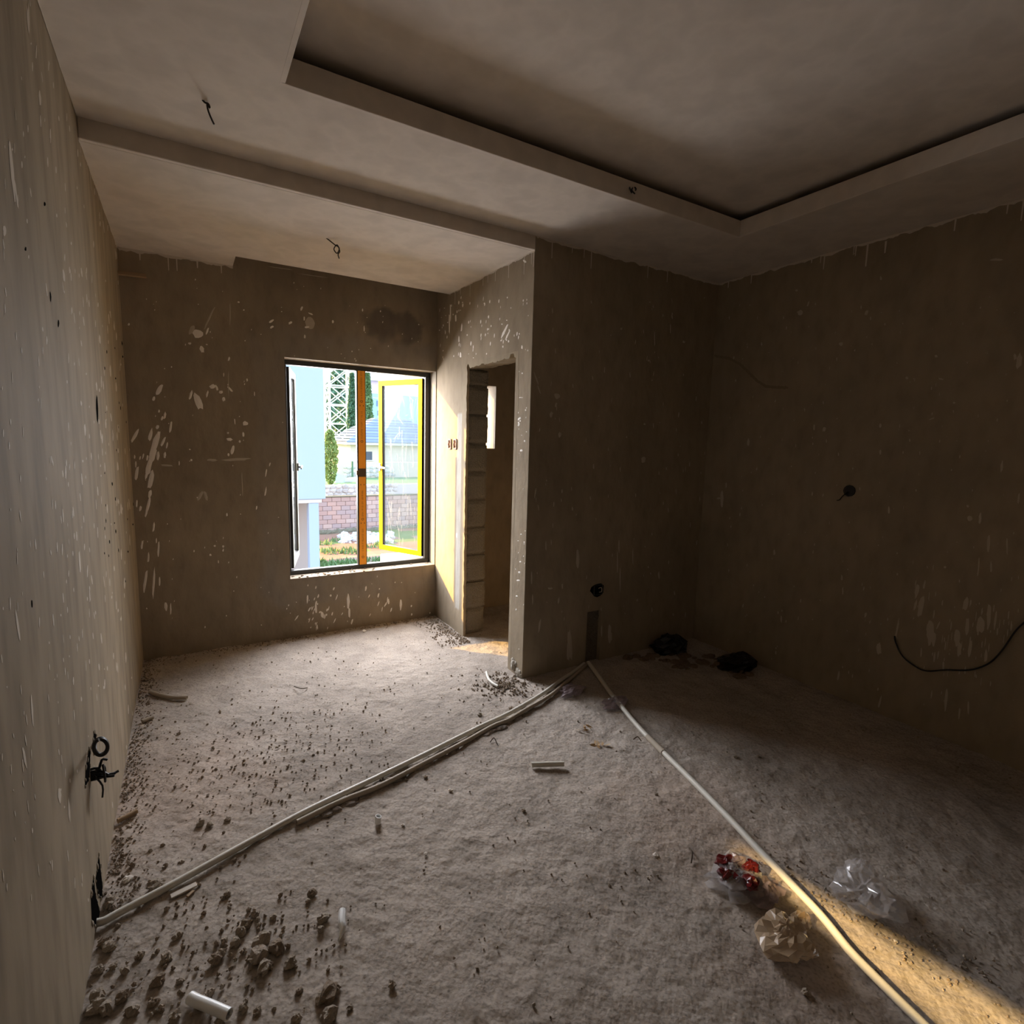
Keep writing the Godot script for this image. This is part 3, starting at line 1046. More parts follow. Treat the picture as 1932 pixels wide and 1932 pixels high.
	for s in [[22, 320, 3, 60, -5], [30, 365, 1.6, 30, -8], [8, 435, 3, 10, 0], [52, 20, 2.5, 40, -3], [75, 185, 2, 14, -4], [120, 520, 2, 12, -6], [33, 1180, 2, 30, -8], [112, 1500, 3, 14, -2], [130, 1530, 2, 24, -3], [46, 1430, 2.5, 22, -10], [150, 1060, 1.6, 20, -3], [60, 1340, 1.6, 30, -4], [188, 640, 1.6, 9, -3], [208, 700, 1.4, 10, -3], [160, 810, 1.6, 12, -3], [222, 880, 1.4, 8, -3], [219, 730, 1.4, 8, -3], [205, 600, 1.2, 8, -3], [235, 1100, 1.4, 10, 0], [228, 960, 1.2, 10, 0]]:
		splat(l, s[0], s[1], s[2], s[3], s[4], 0, 0.0, nl, 11, 0.0009)
	for k in 260:
		splat(l, rng.randf_range(2, 250), rng.randf_range(60, 1700), rng.randf_range(0.5, 1.3), rng.randf_range(2, 13), rng.randf_range(-8, 2), 0, 0.0, nl, 6, 0.0008)
	for k in 120:
		splat(l, rng.randf_range(120, 245), rng.randf_range(300, 1300), rng.randf_range(0.4, 1.1), rng.randf_range(2, 10), -3, 0, 0.0, nl, 6, 0.0008)
	var kl := MB.new()
	for i in range(0, l.v.size(), 3):
		var ok = true
		for k in 3:
			var p = l.v[i + k]
			if p.z < 0.003 or p.y < 0.02 or p.y > H1 - 0.01 or p.z > 3.45:
				ok = false
		if ok:
			kl.tri(l.v[i], l.v[i + 1], l.v[i + 2])
	tag(part("paint_streaks", kl, M["splash_thin"], lw), "", "", "", "stuff")
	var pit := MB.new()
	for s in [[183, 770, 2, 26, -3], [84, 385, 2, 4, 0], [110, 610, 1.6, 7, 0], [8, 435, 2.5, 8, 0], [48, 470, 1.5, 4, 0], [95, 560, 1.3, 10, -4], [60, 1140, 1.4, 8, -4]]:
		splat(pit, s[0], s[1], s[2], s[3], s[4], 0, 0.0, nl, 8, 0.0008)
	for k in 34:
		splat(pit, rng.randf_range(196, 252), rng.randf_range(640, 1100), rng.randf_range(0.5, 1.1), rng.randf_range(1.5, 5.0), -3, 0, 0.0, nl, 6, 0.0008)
	tag(part("painted_pits", pit, M["hole_shade"], lw), "", "", "", "stuff")  # near-black colour stands in for the shade in small hollows
	var el := MB.new()
	edge_paint(el, Vector3(0, H1, 0), Vector3(0, H1, D1), nl, 0.002, 0.016, 0.05, 9.0)
	edge_paint(el, Vector3(0, H2, D1), Vector3(0, H2, 4.4), nl, 0.002, 0.008, 0.02, 12.0)
	part("ceiling_paint_edge", el, M["paint_white"], lw)
	# ---- wall with the doorway
	var dw: Node = get_node("wall_door")
	var d := MB.new()
	var nd = Vector3.LEFT
	for s in [[850, 590, 1.4, 18, 0], [848, 610, 1.3, 20, 0], [871, 618, 1.4, 8, 5], [860, 600, 1.4, 7, 0], [866, 640, 1.3, 6, 0], [869, 670, 1.6, 5, 0], [990, 493, 4, 2, 40], [952, 625, 2, 14, 25], [958, 632, 1.6, 10, 25], [985, 655, 1.6, 4, 0], [980, 790, 2, 4, 50], [983, 750, 4, 1, 0], [978, 800, 3, 4, 20], [972, 818, 3, 6, 20], [984, 850, 3, 2, 0], [990, 832, 1.5, 2, 0], [980, 1080, 2, 2, 0], [978, 1095, 3, 1.6, 0], [982, 1060, 2, 1.6, 0], [975, 1125, 2, 1.6, 0], [862, 1010, 1.4, 5, 0]]:
		splat(d, s[0], s[1], s[2], s[3], s[4], 0, W1, nd)
	for k in 90:
		splat(d, rng.randf_range(828, 1000), rng.randf_range(560, 680), rng.randf_range(0.4, 1.3), rng.randf_range(0.8, 4.5), 5, 0, W1, nd, 6)
	for k in 40:
		splat(d, rng.randf_range(970, 996), rng.randf_range(690, 1230), rng.randf_range(0.4, 1.5), rng.randf_range(0.6, 2.0), 5, 0, W1, nd, 6)
	var kd := MB.new()
	for i in range(0, d.v.size(), 3):
		var ok = true
		for k in 3:
			var p = d.v[i + k]
			if p.z < 0.003 or p.z > D1 - 0.003 or p.y > H1 - 0.005 or (p.z > 0.58 and p.z < DZ2 + 0.03 and p.y < DY + 0.05) or p.y < 0.02:
				ok = false
		if ok:
			kd.tri(d.v[i], d.v[i + 1], d.v[i + 2])
	tag(part("paint_splashes", kd, M["splash"], dw), "", "", "", "stuff")
	var ed := MB.new()
	edge_paint(ed, Vector3(W1, H1, 0.25), Vector3(W1, H1, D1), nd, 0.002, 0.014, 0.10, 23.0)
	part("ceiling_paint_edge", ed, M["paint_white"], dw)
	# ---- dark wall
	var kw: Node = get_node("wall_far")
	var a := MB.new()
	var na = Vector3.BACK
	for s in [[1012, 715, 1.4, 14, -20], [1017, 735, 1.2, 9, -20], [1051, 747, 5, 5, 20], [1049, 764, 2, 5, 15], [1040, 782, 3, 6, 15], [1056, 820, 3, 5, 0], [1214, 867, 4, 6, 10], [1090, 1055, 3, 17, 0], [1075, 1215, 4, 28, -3], [1072, 1230, 3, 18, 0], [1018, 1180, 2, 14, 8], [1150, 1195, 3, 20, 0], [1151, 1200, 4, 10, 0], [1243, 1085, 1.6, 8, -5], [1165, 1060, 1.2, 20, 0], [1170, 1090, 1.1, 26, 0], [1168, 1030, 1.5, 14, 0], [1054, 1133, 1.5, 6, 10], [1061, 1106, 1.3, 5, 0], [1003, 1090, 1.3, 12, 0], [1005, 1130, 1.2, 10, 0], [1038, 1110, 5, 2, 0], [1224, 680, 2, 2, 0], [1290, 645, 2.5, 2.5, 10], [1235, 640, 1, 14, 0], [1265, 620, 0.9, 10, 0], [1226, 570, 2, 1, 0], [1010, 930, 1.2, 10, 10], [1030, 1030, 1.2, 8, 0], [1194, 1050, 1, 16, 0], [1135, 1190, 1.2, 10, 0], [1216, 800, 2, 2, 0], [1080, 960, 1.4, 4, 0], [1120, 880, 1.4, 5, 0]]:
		splat(a, s[0], s[1], s[2], s[3], s[4], 2, D1, na)
	for k in 110:
		splat(a, rng.randf_range(1010, 1330), rng.randf_range(560, 1190), rng.randf_range(0.4, 1.2), rng.randf_range(0.8, 6.0), rng.randf_range(-8, 10), 2, D1, na, 6)
	tag(part("paint_splashes", a, M["splash_thin"], kw), "", "", "", "stuff")
	var ea := MB.new()
	edge_paint(ea, Vector3(W1 + 0.004, H2, D1), Vector3(W2, H2, D1), na, 0.003, 0.02, 0.05, 33.0)
	part("ceiling_paint_edge", ea, M["paint_white"], kw)
	# ---- right wall
	var rw: Node = get_node("wall_right")
	var r := MB.new()
	var nr = Vector3.LEFT
	for s in [[1362, 940, 3, 16, 0], [1356, 940, 4, 2, 0], [1370, 915, 1.2, 6, 0], [1412, 835, 2.5, 7, 5], [1587, 649, 3.8, 4, 0], [1555, 810, 3, 4.5, 10], [1536, 806, 1.6, 6, 0], [1661, 803, 2.5, 4, 10], [1661, 853, 2, 5, 5], [1662, 525, 2, 3.5, 0], [1711, 713, 2.6, 2.4, 0], [1766, 672, 2.8, 2.6, 0], [1677, 962, 2, 7, 0], [1826, 955, 2.2, 2.2, 0], [1830, 978, 5, 5, 20], [1849, 978, 2.5, 10, 5], [1890, 880, 2.5, 11, 5], [1922, 940, 2, 10, 8], [1865, 1025, 3, 16, 5], [1870, 1070, 2, 10, 0], [1846, 1070, 1.5, 20, 5], [1900, 1030, 1.5, 16, 0], [1783, 1070, 2.2, 2.2, 0], [1730, 1115, 3.5, 14, 12], [1744, 1103, 2, 8, 12], [1737, 1145, 5, 24, 12], [1727, 1142, 2.5, 10, 15], [1755, 1192, 6, 24, 5], [1762, 1205, 4, 15, 5], [1770, 1180, 1.6, 8, 25], [1822, 1140, 5, 12, 15], [1825, 1182, 4, 16, 5], [1850, 1180, 8, 15, 5], [1866, 1160, 4, 26, 3], [1878, 1170, 2, 18, 8], [1806, 1203, 5.5, 16, 5], [1810, 1225, 4, 14, 5], [1830, 1225, 3.5, 16, 8], [1692, 1190, 2, 22, 12], [1658, 1224, 4.5, 12, 0], [1738, 1232, 1.5, 9, 5], [1763, 1240, 2, 10, 5], [1770, 1235, 1.6, 8, 10], [1780, 1258, 2, 10, 0], [1785, 1320, 3, 22, 5], [1810, 1345, 2, 12, 5], [1827, 1335, 1.8, 12, 0], [1660, 1325, 2, 12, 15], [1582, 1275, 2, 9, 10], [1461, 1042, 2, 5, 0], [1588, 1090, 2, 5, 0], [1590, 1115, 1.3, 8, 0], [1474, 1168, 1.6, 7, 0], [1633, 1160, 2, 5, 15], [1860, 1238, 3, 12, 5], [1923, 680, 6, 14, 10], [1915, 673, 3, 6, 0], [1880, 490, 13, 2.5, -3], [1612, 478, 1.2, 1.2, 0], [1510, 590, 6, 5, -30], [1525, 573, 1.4, 5, 20], [1635, 590, 3, 6, 30], [1503, 548, 2.5, 2, 0], [1775, 715, 5, 1.5, 10], [1758, 790, 5, 1.2, -20], [1800, 760, 2, 2, 0]]:
		splat(r, s[0], s[1], s[2], s[3], s[4], 0, W2, nr)
	for k in 230:
		splat(r, rng.randf_range(1365, 1925), rng.randf_range(560, 1330), rng.randf_range(0.4, 1.3), rng.randf_range(0.6, 4.0), rng.randf_range(-5, 12), 0, W2, nr, 6)
	for k in 60:
		splat(r, rng.randfn(1820, 60), rng.randfn(1190, 70), rng.randf_range(0.6, 1.6), rng.randf_range(3.0, 10.0), 6, 0, W2, nr, 7)
	var kr := MB.new()
	for i in range(0, r.v.size(), 3):
		var ok = true
		for k in 3:
			var p = r.v[i + k]
			if p.z < D1 + 0.003 or p.y > H2 - 0.01 or p.y < 0.03:
				ok = false
		if ok:
			kr.tri(r.v[i], r.v[i + 1], r.v[i + 2])
	tag(part("paint_splashes", kr, M["splash_thin"], rw), "", "", "", "stuff")
	var sn := MB.new()
	var sp = [[1352, 672], [1375, 676], [1395, 686], [1412, 702], [1428, 718], [1445, 729], [1465, 731], [1490, 731]]
	for k in sp.size() - 1:
		for t in 4:
			splat(sn, lerpf(sp[k][0], sp[k + 1][0], t / 4.0), lerpf(sp[k][1], sp[k + 1][1], t / 4.0), 5, 2.6, 25, 0, W2, nr, 8, 0.0008)
	tag(part("dark_smear", sn, M["smear_dark"], rw), "", "", "", "stuff")
	var er := MB.new()
	edge_paint(er, Vector3(W2, H2, D1), Vector3(W2, H2, 4.4), nr, 0.003, 0.022, 0.05, 43.0)
	for q in [[1638, 459, 32], [1672, 455, 16], [1375, 530, 12]]:
		var p = on(q[0], q[1], 0, W2) + nr * 0.002
		er.quad(p + Vector3(0, 0, -0.006), p + Vector3(0, 0, 0.006), p + Vector3(0, -q[2] * 0.0042, 0.004), p + Vector3(0, -q[2] * 0.0042, -0.003))
	part("ceiling_paint_edge", er, M["paint_white"], rw)

func hollow_box(b: MB, c: Vector3, ud: Vector3, nd: Vector3, w: float, h: float, depth: float, rim: float) -> void:
	# a flush box: rim round an open recess, set slightly proud of the wall
	var vd = Vector3.UP
	for q in [[-w / 2, 0, rim, h], [w / 2, 0, rim, h], [0, -h / 2, w, rim], [0, h / 2, w, rim]]:
		b.obox(Transform3D(Basis(ud, vd, ud.cross(vd)), c + ud * q[0] + vd * q[1] + nd * (0.004 - depth / 2.0 + 0.004)), Vector3(q[2], q[3], depth), 0.001)

func wires() -> void:
	# loose ends of cable that hang from the ceiling
	for q in [
		["short black twisted cable end hanging from the ceiling beside the left wall", H2, [[378, 188, 0.0], [386, 193, 0.03], [393, 196, 0.05], [396, 204, 0.05], [391, 196, 0.04], [392, 206, 0.06], [397, 220, 0.09], [404, 235, 0.12]]],
		["curled dark cable end hanging from the alcove ceiling above the window", H1, [[611, 449, 0.0], [622, 454, 0.02], [632, 462, 0.05], [640, 468, 0.07], [636, 478, 0.08], [630, 470, 0.07], [636, 462, 0.06], [641, 474, 0.08], [638, 480, 0.09], [640, 488, 0.11]]],
		["thin looped cable end hanging from the ceiling near the far right corner", H2, [[1343, 503, 0.0], [1358, 488, 0.01], [1374, 484, 0.02], [1375, 492, 0.05], [1371, 499, 0.08], [1375, 501, 0.08], [1377, 495, 0.06]]],
	]:
		var pts = []
		var base = on(q[2][0][0], q[2][0][1], 1, q[1])
		for s in q[2]:
			# the ends hang straight down below where the cable leaves the ceiling
			pts.append(on(s[0], s[1], 2, base.z))
		pts[0].y = q[1] + 0.01
		var b := MB.new()
		b.tube(smooth_path(pts, 4), 0.0035, 6)
		tag(part("ceiling_cable", b, M["cable_dark"]), q[0], "cable")
	# cable ends through the face of the tray lip
	var b2 := MB.new()
	var zc = TZ1
	for s in [[[1190, 352], [1189, 358], [1192, 364]], [[1196, 353], [1192, 359], [1198, 366]], [[1199, 352], [1200, 356], [1199, 359]]]:
		var pts = []
		for k in s.size():
			pts.append(on(s[k][0], s[k][1], 2, zc + 0.004 + 0.012 * k))
		pts[0].z = zc - 0.004
		b2.tube(smooth_path(pts, 3), 0.0035, 6)
	tag(part("lip_cable", b2, M["cable_dark"]), "short dark cable ends poking out of the ceiling tray lip", "cable")

	# right wall: round box with a wire, and a long slack wire
	var c = on(1603, 926, 0, W2)
	var sb = thing("conduit_box", c)
	var cb := MB.new()
	for k in 12:
		var a0 = TAU * k / 12.0
		var a1 = TAU * (k + 1) / 12.0
		var d0 := Vector3(0, sin(a0), cos(a0))
		var d1 := Vector3(0, sin(a1), cos(a1))
		cb.quad(d0 * 0.036 + Vector3(-0.006, 0, 0), d1 * 0.036 + Vector3(-0.006, 0, 0), d1 * 0.029 + Vector3(-0.006, 0, 0), d0 * 0.029 + Vector3(-0.006, 0, 0))
		cb.quad(d0 * 0.036 + Vector3(-0.006, 0, 0), d1 * 0.036 + Vector3(-0.006, 0, 0), d1 * 0.036 + Vector3(0.01, 0, 0), d0 * 0.036 + Vector3(0.01, 0, 0))
	part("rim", cb, M["frame_black"], sb)
	var hb := MB.new()
	for k in 12:
		var a0 = TAU * k / 12.0
		var a1 = TAU * (k + 1) / 12.0
		hb.tri(Vector3(-0.002, 0, 0), Vector3(-0.002, sin(a0), cos(a0) ) * Vector3(1, 0.03, 0.03), Vector3(-0.002, sin(a1), cos(a1)) * Vector3(1, 0.03, 0.03))
	part("recess", hb, M["cable_black"], sb)
	var wp = []
	for s in [[1600, 928, 0.004], [1592, 934, 0.03], [1588, 938, 0.03], [1584, 943, 0.02], [1579, 944, 0.012]]:
		wp.append(on(s[0], s[1], 0, W2 - s[2]) - c)
	var wbm := MB.new()
	wbm.tube(smooth_path(wp, 3), 0.003, 6)
	part("wire", wbm, M["cable_black"], sb)
	tag(sb, "round black conduit box with a loose wire on the right wall", "box")
	var lw = []
	for s in [[1688, 1200], [1690, 1212], [1703, 1238], [1728, 1258], [1750, 1266], [1785, 1264], [1830, 1264], [1865, 1252], [1890, 1228], [1915, 1192], [1935, 1172], [1980, 1130]]:
		lw.append(on(s[0], s[1], 0, W2 - 0.012))
	lw[0] = on(1688, 1200, 0, W2 - 0.001)
	var lb := MB.new()
	lb.tube(smooth_path(lw, 5), 0.0042, 7)
	tag(part("slack_wire", lb, M["cable_black"]), "long slack black wire looping low across the splashed right wall", "wire")

	# dark wall: broken socket hole, its inner shade painted on a flat patch
	var sc = on(1127, 1113, 2, D1)
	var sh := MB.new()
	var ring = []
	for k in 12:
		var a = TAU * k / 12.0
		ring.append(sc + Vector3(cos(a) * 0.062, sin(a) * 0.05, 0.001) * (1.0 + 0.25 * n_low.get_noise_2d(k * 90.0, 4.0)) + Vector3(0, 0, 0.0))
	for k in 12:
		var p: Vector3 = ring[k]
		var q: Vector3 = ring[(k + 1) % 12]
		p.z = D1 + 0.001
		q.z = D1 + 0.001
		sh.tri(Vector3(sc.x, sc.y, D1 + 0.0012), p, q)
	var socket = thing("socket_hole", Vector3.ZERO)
	part("hole", sh, M["hole_shade"], socket)  # flat patch, colour stands in for the shade in the hole
	var sr := MB.new()
	hollow_box(sr, sc + Vector3(0.005, 0, 0), Vector3.RIGHT, Vector3.BACK, 0.075, 0.07, 0.012, 0.005)
	part("steel_box", sr, M["frame_dark"], socket)
	var sw := MB.new()
	sw.tube(smooth_path([sc + Vector3(0.01, 0.01, 0.0), sc + Vector3(0.02, 0.02, 0.02), sc + Vector3(0.015, -0.005, 0.03), sc + Vector3(0.0, -0.012, 0.02)], 3), 0.003, 6)
	part("wire", sw, M["conduit_dusty"], socket)
	tag(socket, "broken socket hole with painted dark shade low on the dark wall above the conduits", "socket")

	# door wall: two small brown boxes
	for q in [[849.5, 838, "small brown switch box beside the window, the one nearer the window"], [859.5, 838, "small brown switch box beside the window, the one nearer the doorway"]]:
		var p = on(q[0], q[1], 0, W1)
		var bx = thing("switch_box", p)
		var rb := MB.new()
		hollow_box(rb, Vector3.ZERO, Vector3.BACK, Vector3.LEFT, 0.052, 0.075, 0.014, 0.011)
		part("rim", rb, M["socket_box"], bx)
		var bb := MB.new()
		bb.box(Vector3(-0.003, -0.035, -0.025), Vector3(0.004, 0.035, 0.025))
		part("backplate", bb, M["twig"], bx)
		var ww := MB.new()
		ww.tube(smooth_path([Vector3(-0.003, 0.02, 0), Vector3(-0.018, 0.01, 0.006), Vector3(-0.014, -0.01, -0.006), Vector3(-0.004, -0.02, 0)], 3), 0.003, 6)
		part("wire", ww, M["cable_red"], bx)
		tag(bx, q[2], "switch box", "pair of brown switch boxes")

	# left wall: two holes with cable and a chase, their shade painted on flat patches
	var h = thing("cable_coil_outlet")
	painted_slot(h, [[177, 1378], [181, 1388], [180, 1415], [176, 1422], [175, 1400]], M["hole_shade"])
	var cc = on(190, 1408, 0, 0.055)
	var coil := MB.new()
	var cp = []
	for k in 40:
		var a = TAU * k / 17.0 + 2.6
		var u = 190.0 + 13.0 * cos(a)
		var w = 1408.0 + 15.0 * sin(a) + (2.0 if k > 17 else 0.0)
		cp.append(on(u, w, 2, cc.z + 0.0012 * k))
	cp.insert(0, on(179, 1395, 0, -0.01))
	coil.tube(smooth_path(cp, 2), 0.0052, 7)
	part("coil", coil, M["cable_black"], h)
	tag(h, "black cable coiled in a ring from a slot in the left wall", "cable")
	var h2 = thing("cable_bundle_outlet")
	painted_slot(h2, [[168, 1412], [170, 1420], [168, 1470], [160, 1485], [161, 1450]], M["hole_shade"])
	var base = on(164, 1464, 0, -0.01)
	for k in 7:
		var e = base + Vector3(rng.randf_range(0.05, 0.085), rng.randf_range(-0.03, 0.03), rng.randf_range(-0.03, 0.03))
		var cbn := MB.new()
		cbn.tube(smooth_path([base + Vector3(0, 0.006 * (k - 3), 0), base + Vector3(0.03, 0.006 * (k - 3), 0.0), base.lerp(e, 0.75) + Vector3(0, rng.randf_range(-0.015, 0.015), 0), e], 3), 0.0042, 6)
		part("wire", cbn, M["cable_black"], h2)
	var tie := MB.new()
	tie.tube(smooth_path([base + Vector3(0.045, 0.03, 0.01), base + Vector3(0.05, 0.0, 0.03), base + Vector3(0.048, -0.03, 0.008), base + Vector3(0.045, 0.0, -0.025), base + Vector3(0.045, 0.03, 0.01)], 4), 0.0035, 6)
	part("tie", tie, M["cable_dark"], h2)
	var tail := MB.new()
	tail.tube(smooth_path([base + Vector3(0.02, 0, 0.01), base + Vector3(0.04, -0.04, 0.012), base + Vector3(0.038, -0.08, 0.015)], 3), 0.003, 6)
	part("wire", tail, M["cable_black"], h2)
	tag(h2, "tied bundle of black cable ends sticking out of the left wall", "cable")
	var h3 = thing("wall_chase")
	painted_slot(h3, [[186, 1612], [189, 1640], [193, 1672], [192, 1700], [184, 1690], [180, 1660]], M["hole_shade"])
	painted_slot(h3, [[176, 1655], [180, 1690], [188, 1720], [184, 1752], [173, 1742], [171, 1690]], M["hole_shade"])
	tag(h3, "broken chase with painted dark shade at the foot of the left wall above the conduit end", "chase")
	# strip of timber nailed in the corner below the alcove ceiling
	var tb := MB.new()
	var p0 = on(218, 514, 2, 0.04)
	var p1 = on(276, 521, 2, 0.04)
	p0.x = 0.0
	tb.bar(p0, p1, 0.035, 0.022, 0.002)
	tag(part("timber_strip", tb, M["wood_raw"]), "short strip of timber sticking out of the left wall below the alcove ceiling", "timber")

func painted_slot(parent: Node, poly: Array, mat: Material) -> void:
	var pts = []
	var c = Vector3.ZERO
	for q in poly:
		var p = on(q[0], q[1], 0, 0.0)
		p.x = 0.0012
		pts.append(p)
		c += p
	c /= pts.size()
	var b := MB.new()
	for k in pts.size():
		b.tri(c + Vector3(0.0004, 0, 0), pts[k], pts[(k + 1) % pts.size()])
	part("slot", b, mat, parent)  # flat near-black patch paints the shade inside the slot
	var rim := MB.new()
	rim.col = Color(0.36, 0.31, 0.25)
	for k in pts.size():
		var a: Vector3 = pts[k]
		var e: Vector3 = pts[(k + 1) % pts.size()]
		var n = int(maxf(2, a.distance_to(e) / 0.03))
		for i in n:
			var p = a.lerp(e, (i + rng.randf()) / n)
			var r := rng.randf_range(0.003, 0.007)
			rim.blob(p, Vector3(r * 0.6, r * 1.5, r), n_low, 0.5, 30.0, rng.randf() * 50.0, 6, 4)
	tag(part("crumbled_rim", rim, M["plaster"], parent), "", "", "", "stuff")

func smooth_path(pts: Array, sub: int) -> Array:
	var cv = Curve3D.new()
	var o = []
	var n = pts.size()
	for i in n - 1:
		var p0: Vector3 = pts[maxi(i - 1, 0)]
		var p1: Vector3 = pts[i]
		var p2: Vector3 = pts[i + 1]
		var p3: Vector3 = pts[mini(i + 2, n - 1)]
		for k in sub:
			var t = float(k) / sub
			o.append(0.5 * ((2.0 * p1) + (p2 - p0) * t + (2.0 * p0 - 5.0 * p1 + 4.0 * p2 - p3) * t * t + (3.0 * p1 - p0 - 3.0 * p2 + p3) * t * t * t))
	o.append(pts[n - 1])
	return o

func floor_pipe(called: String, px: Array, r: float, mat: Material, label: String, cat := "conduit", hollow := true) -> MeshInstance3D:
	var pts = []
	for q in px:
		var lift: float = q[2] if q.size() > 2 else 0.0
		pts.append(fl(q[0], q[1], r + 0.004 + lift))
	var b := MB.new()
	b.tube(smooth_path(pts, 4), r, 12, hollow)
	var o = part(called, b, mat)
	tag(o, label, cat)
	return o

func conduits() -> void:
	floor_pipe("conduit_pipe", [[176, 1742], [195, 1738], [215, 1727], [260, 1703], [330, 1666], [420, 1616], [500, 1572], [580, 1529], [700, 1472], [800, 1424], [900, 1374], [960, 1346], [1020, 1311], [1060, 1282], [1085, 1266], [1102, 1252]], 0.0125, M["conduit"], "long pale plastic conduit running from left wall to the dark wall", "conduit")
	floor_pipe("conduit_pipe", [[560, 1552], [640, 1513], [720, 1481], [800, 1440], [880, 1398], [930, 1370], [960, 1358], [990, 1340], [1035, 1314], [1070, 1286], [1106, 1254]], 0.0115, M["conduit_dusty"], "dusty conduit lying close along the long pale one", "conduit")
	# ridge of mortar beside the pair
	var rb := MB.new()
	rb.col = Color(0.33, 0.285, 0.25)
	for k in 90:
		var t := rng.randf()
		var p = fl(lerpf(610, 1000, t), lerpf(1536, 1342, t))
		var r := rng.randf_range(0.008, 0.02)
		rb.blob(p + Vector3(rng.randf_range(-0.01, 0.02), 0.002, rng.randf_range(-0.01, 0.02)), Vector3(r * 1.6, r * 0.6, r), n_low, 0.6, 30.0, k, 7, 4)
	tag(part("mortar_crumbs", rb, M["screed"]), "ridge of grey mortar crumbs beside the two long conduits", "crumbs", "", "stuff")
	var pr = thing("conduit_pipe")
	var pts = []
	for q in [[1110, 1250, 0.0], [1128, 1274, 0.0], [1150, 1305, 0.0], [1172, 1332, 0.002], [1200, 1366, 0.0], [1230, 1398, 0.0], [1300, 1467, 0.0], [1370, 1538, 0.0], [1430, 1602, 0.0], [1490, 1664, 0.0], [1550, 1728, 0.0], [1600, 1790, 0.0], [1640, 1832, 0.0], [1690, 1882, 0.0], [1745, 1936, 0.0], [1820, 2010, 0.0]]:
		pts.append(fl(q[0], q[1], 0.0185 + q[2]))
	var b := MB.new()
	b.tube(smooth_path(pts, 4), 0.0140, 12, true)
	part("pipe", b, M["conduit"], pr)
	var cp := MB.new()
	cp.tube([fl(1222, 1390, 0.0185), fl(1252, 1420, 0.0185)], 0.0165, 12)
	part("coupling", cp, M["conduit_dusty"], pr)
	tag(pr, "pale conduit with a coupling running through the brightly lit strip of floor", "conduit")
	# offcuts
	floor_pipe("conduit_offcut", [[1003, 1443], [1033, 1442], [1064, 1441]], 0.0125, M["conduit"], "short straight conduit offcut lying between the two long conduit runs", "offcut")
	floor_pipe("conduit_offcut", [[358, 1882], [375, 1890], [400, 1900], [432, 1914]], 0.0150, M["conduit_white"], "thick bright white conduit offcut among the rubble", "offcut")
	floor_pipe("conduit_offcut", [[283, 1306], [300, 1311], [325, 1316], [353, 1316]], 0.0125, M["conduit_dusty"], "bent dusty conduit offcut near the left wall and window wall corner", "offcut")
	floor_pipe("conduit_offcut", [[222, 1549], [240, 1540], [258, 1530]], 0.0100, M["wood_raw"], "thin tan offcut lying against the left wall", "offcut", false)
	floor_pipe("conduit_offcut", [[268, 1361], [278, 1357], [289, 1353]], 0.0110, M["conduit_dusty"], "small dusty offcut by the left wall below the bent one", "offcut", false)
	floor_pipe("conduit_offcut", [[918, 1268], [922, 1281], [931, 1290], [940, 1295]], 0.0095, M["conduit"], "curved split conduit offcut near the doorway corner", "offcut")
	var cur := MB.new()
	# curled half shell
	var cp2 = smooth_path([fl(646, 1718, 0.022), fl(645, 1738, 0.022), fl(646, 1755, 0.018), fl(638, 1776, 0.006)], 5)
	for i in cp2.size() - 1:
		var t = float(i) / cp2.size()
		var w = 0.0125 * (1.0 if t < 0.45 else (1.0 - (t - 0.45) / 0.6))
		var w2 = 0.0125 * (1.0 if t < 0.40 else (1.0 - (t + 0.05 - 0.45) / 0.6))
		for k in 9:
			var a0 = PI * (k / 9.0 * (2.0 if t < 0.45 else 1.1))
			var a1 = PI * ((k + 1) / 9.0 * (2.0 if t < 0.45 else 1.1))
			var side := Vector3(0.93, 0, 0.36)
			var f = func(p: Vector3, a: float, r: float): return p + side * cos(a) * r + Vector3.UP * sin(a) * r
			cur.quad(f.call(cp2[i], a0, w), f.call(cp2[i], a1, w), f.call(cp2[i + 1], a1, w2), f.call(cp2[i + 1], a0, w2))
	tag(part("conduit_offcut", cur, M["conduit_white"]), "white conduit offcut cut to a curved point beside the stones", "offcut")
	var st := MB.new()
	var s0 = fl(322, 1692, 0.008)
	var s1 = fl(371, 1668, 0.010)
	st.bar(s0, s1, 0.022, 0.006, 0.001)
	tag(part("plaster_sliver", st, M["paint_white"]), "flat pale sliver lying beside the long conduit near its left end", "sliver")
	var sv := MB.new()
	sv.bar(fl(353, 1692, 0.006), fl(366, 1680, 0.006), 0.012, 0.006, 0.001)
	tag(part("plaster_sliver", sv, M["wood_raw"]), "small tan sliver next to the flat pale one", "sliver")
	var cap := MB.new()
	var c0 = fl(713, 1552, 0.004)
	cap.tube([c0, c0 + Vector3(0.0, 0.022, 0.0), c0 + Vector3(0.002, 0.030, 0.001)], 0.0135, 10, true, 0.7)
	tag(part("conduit_stub", cap, M["conduit_white"]), "tiny white conduit stub standing on the floor", "offcut")

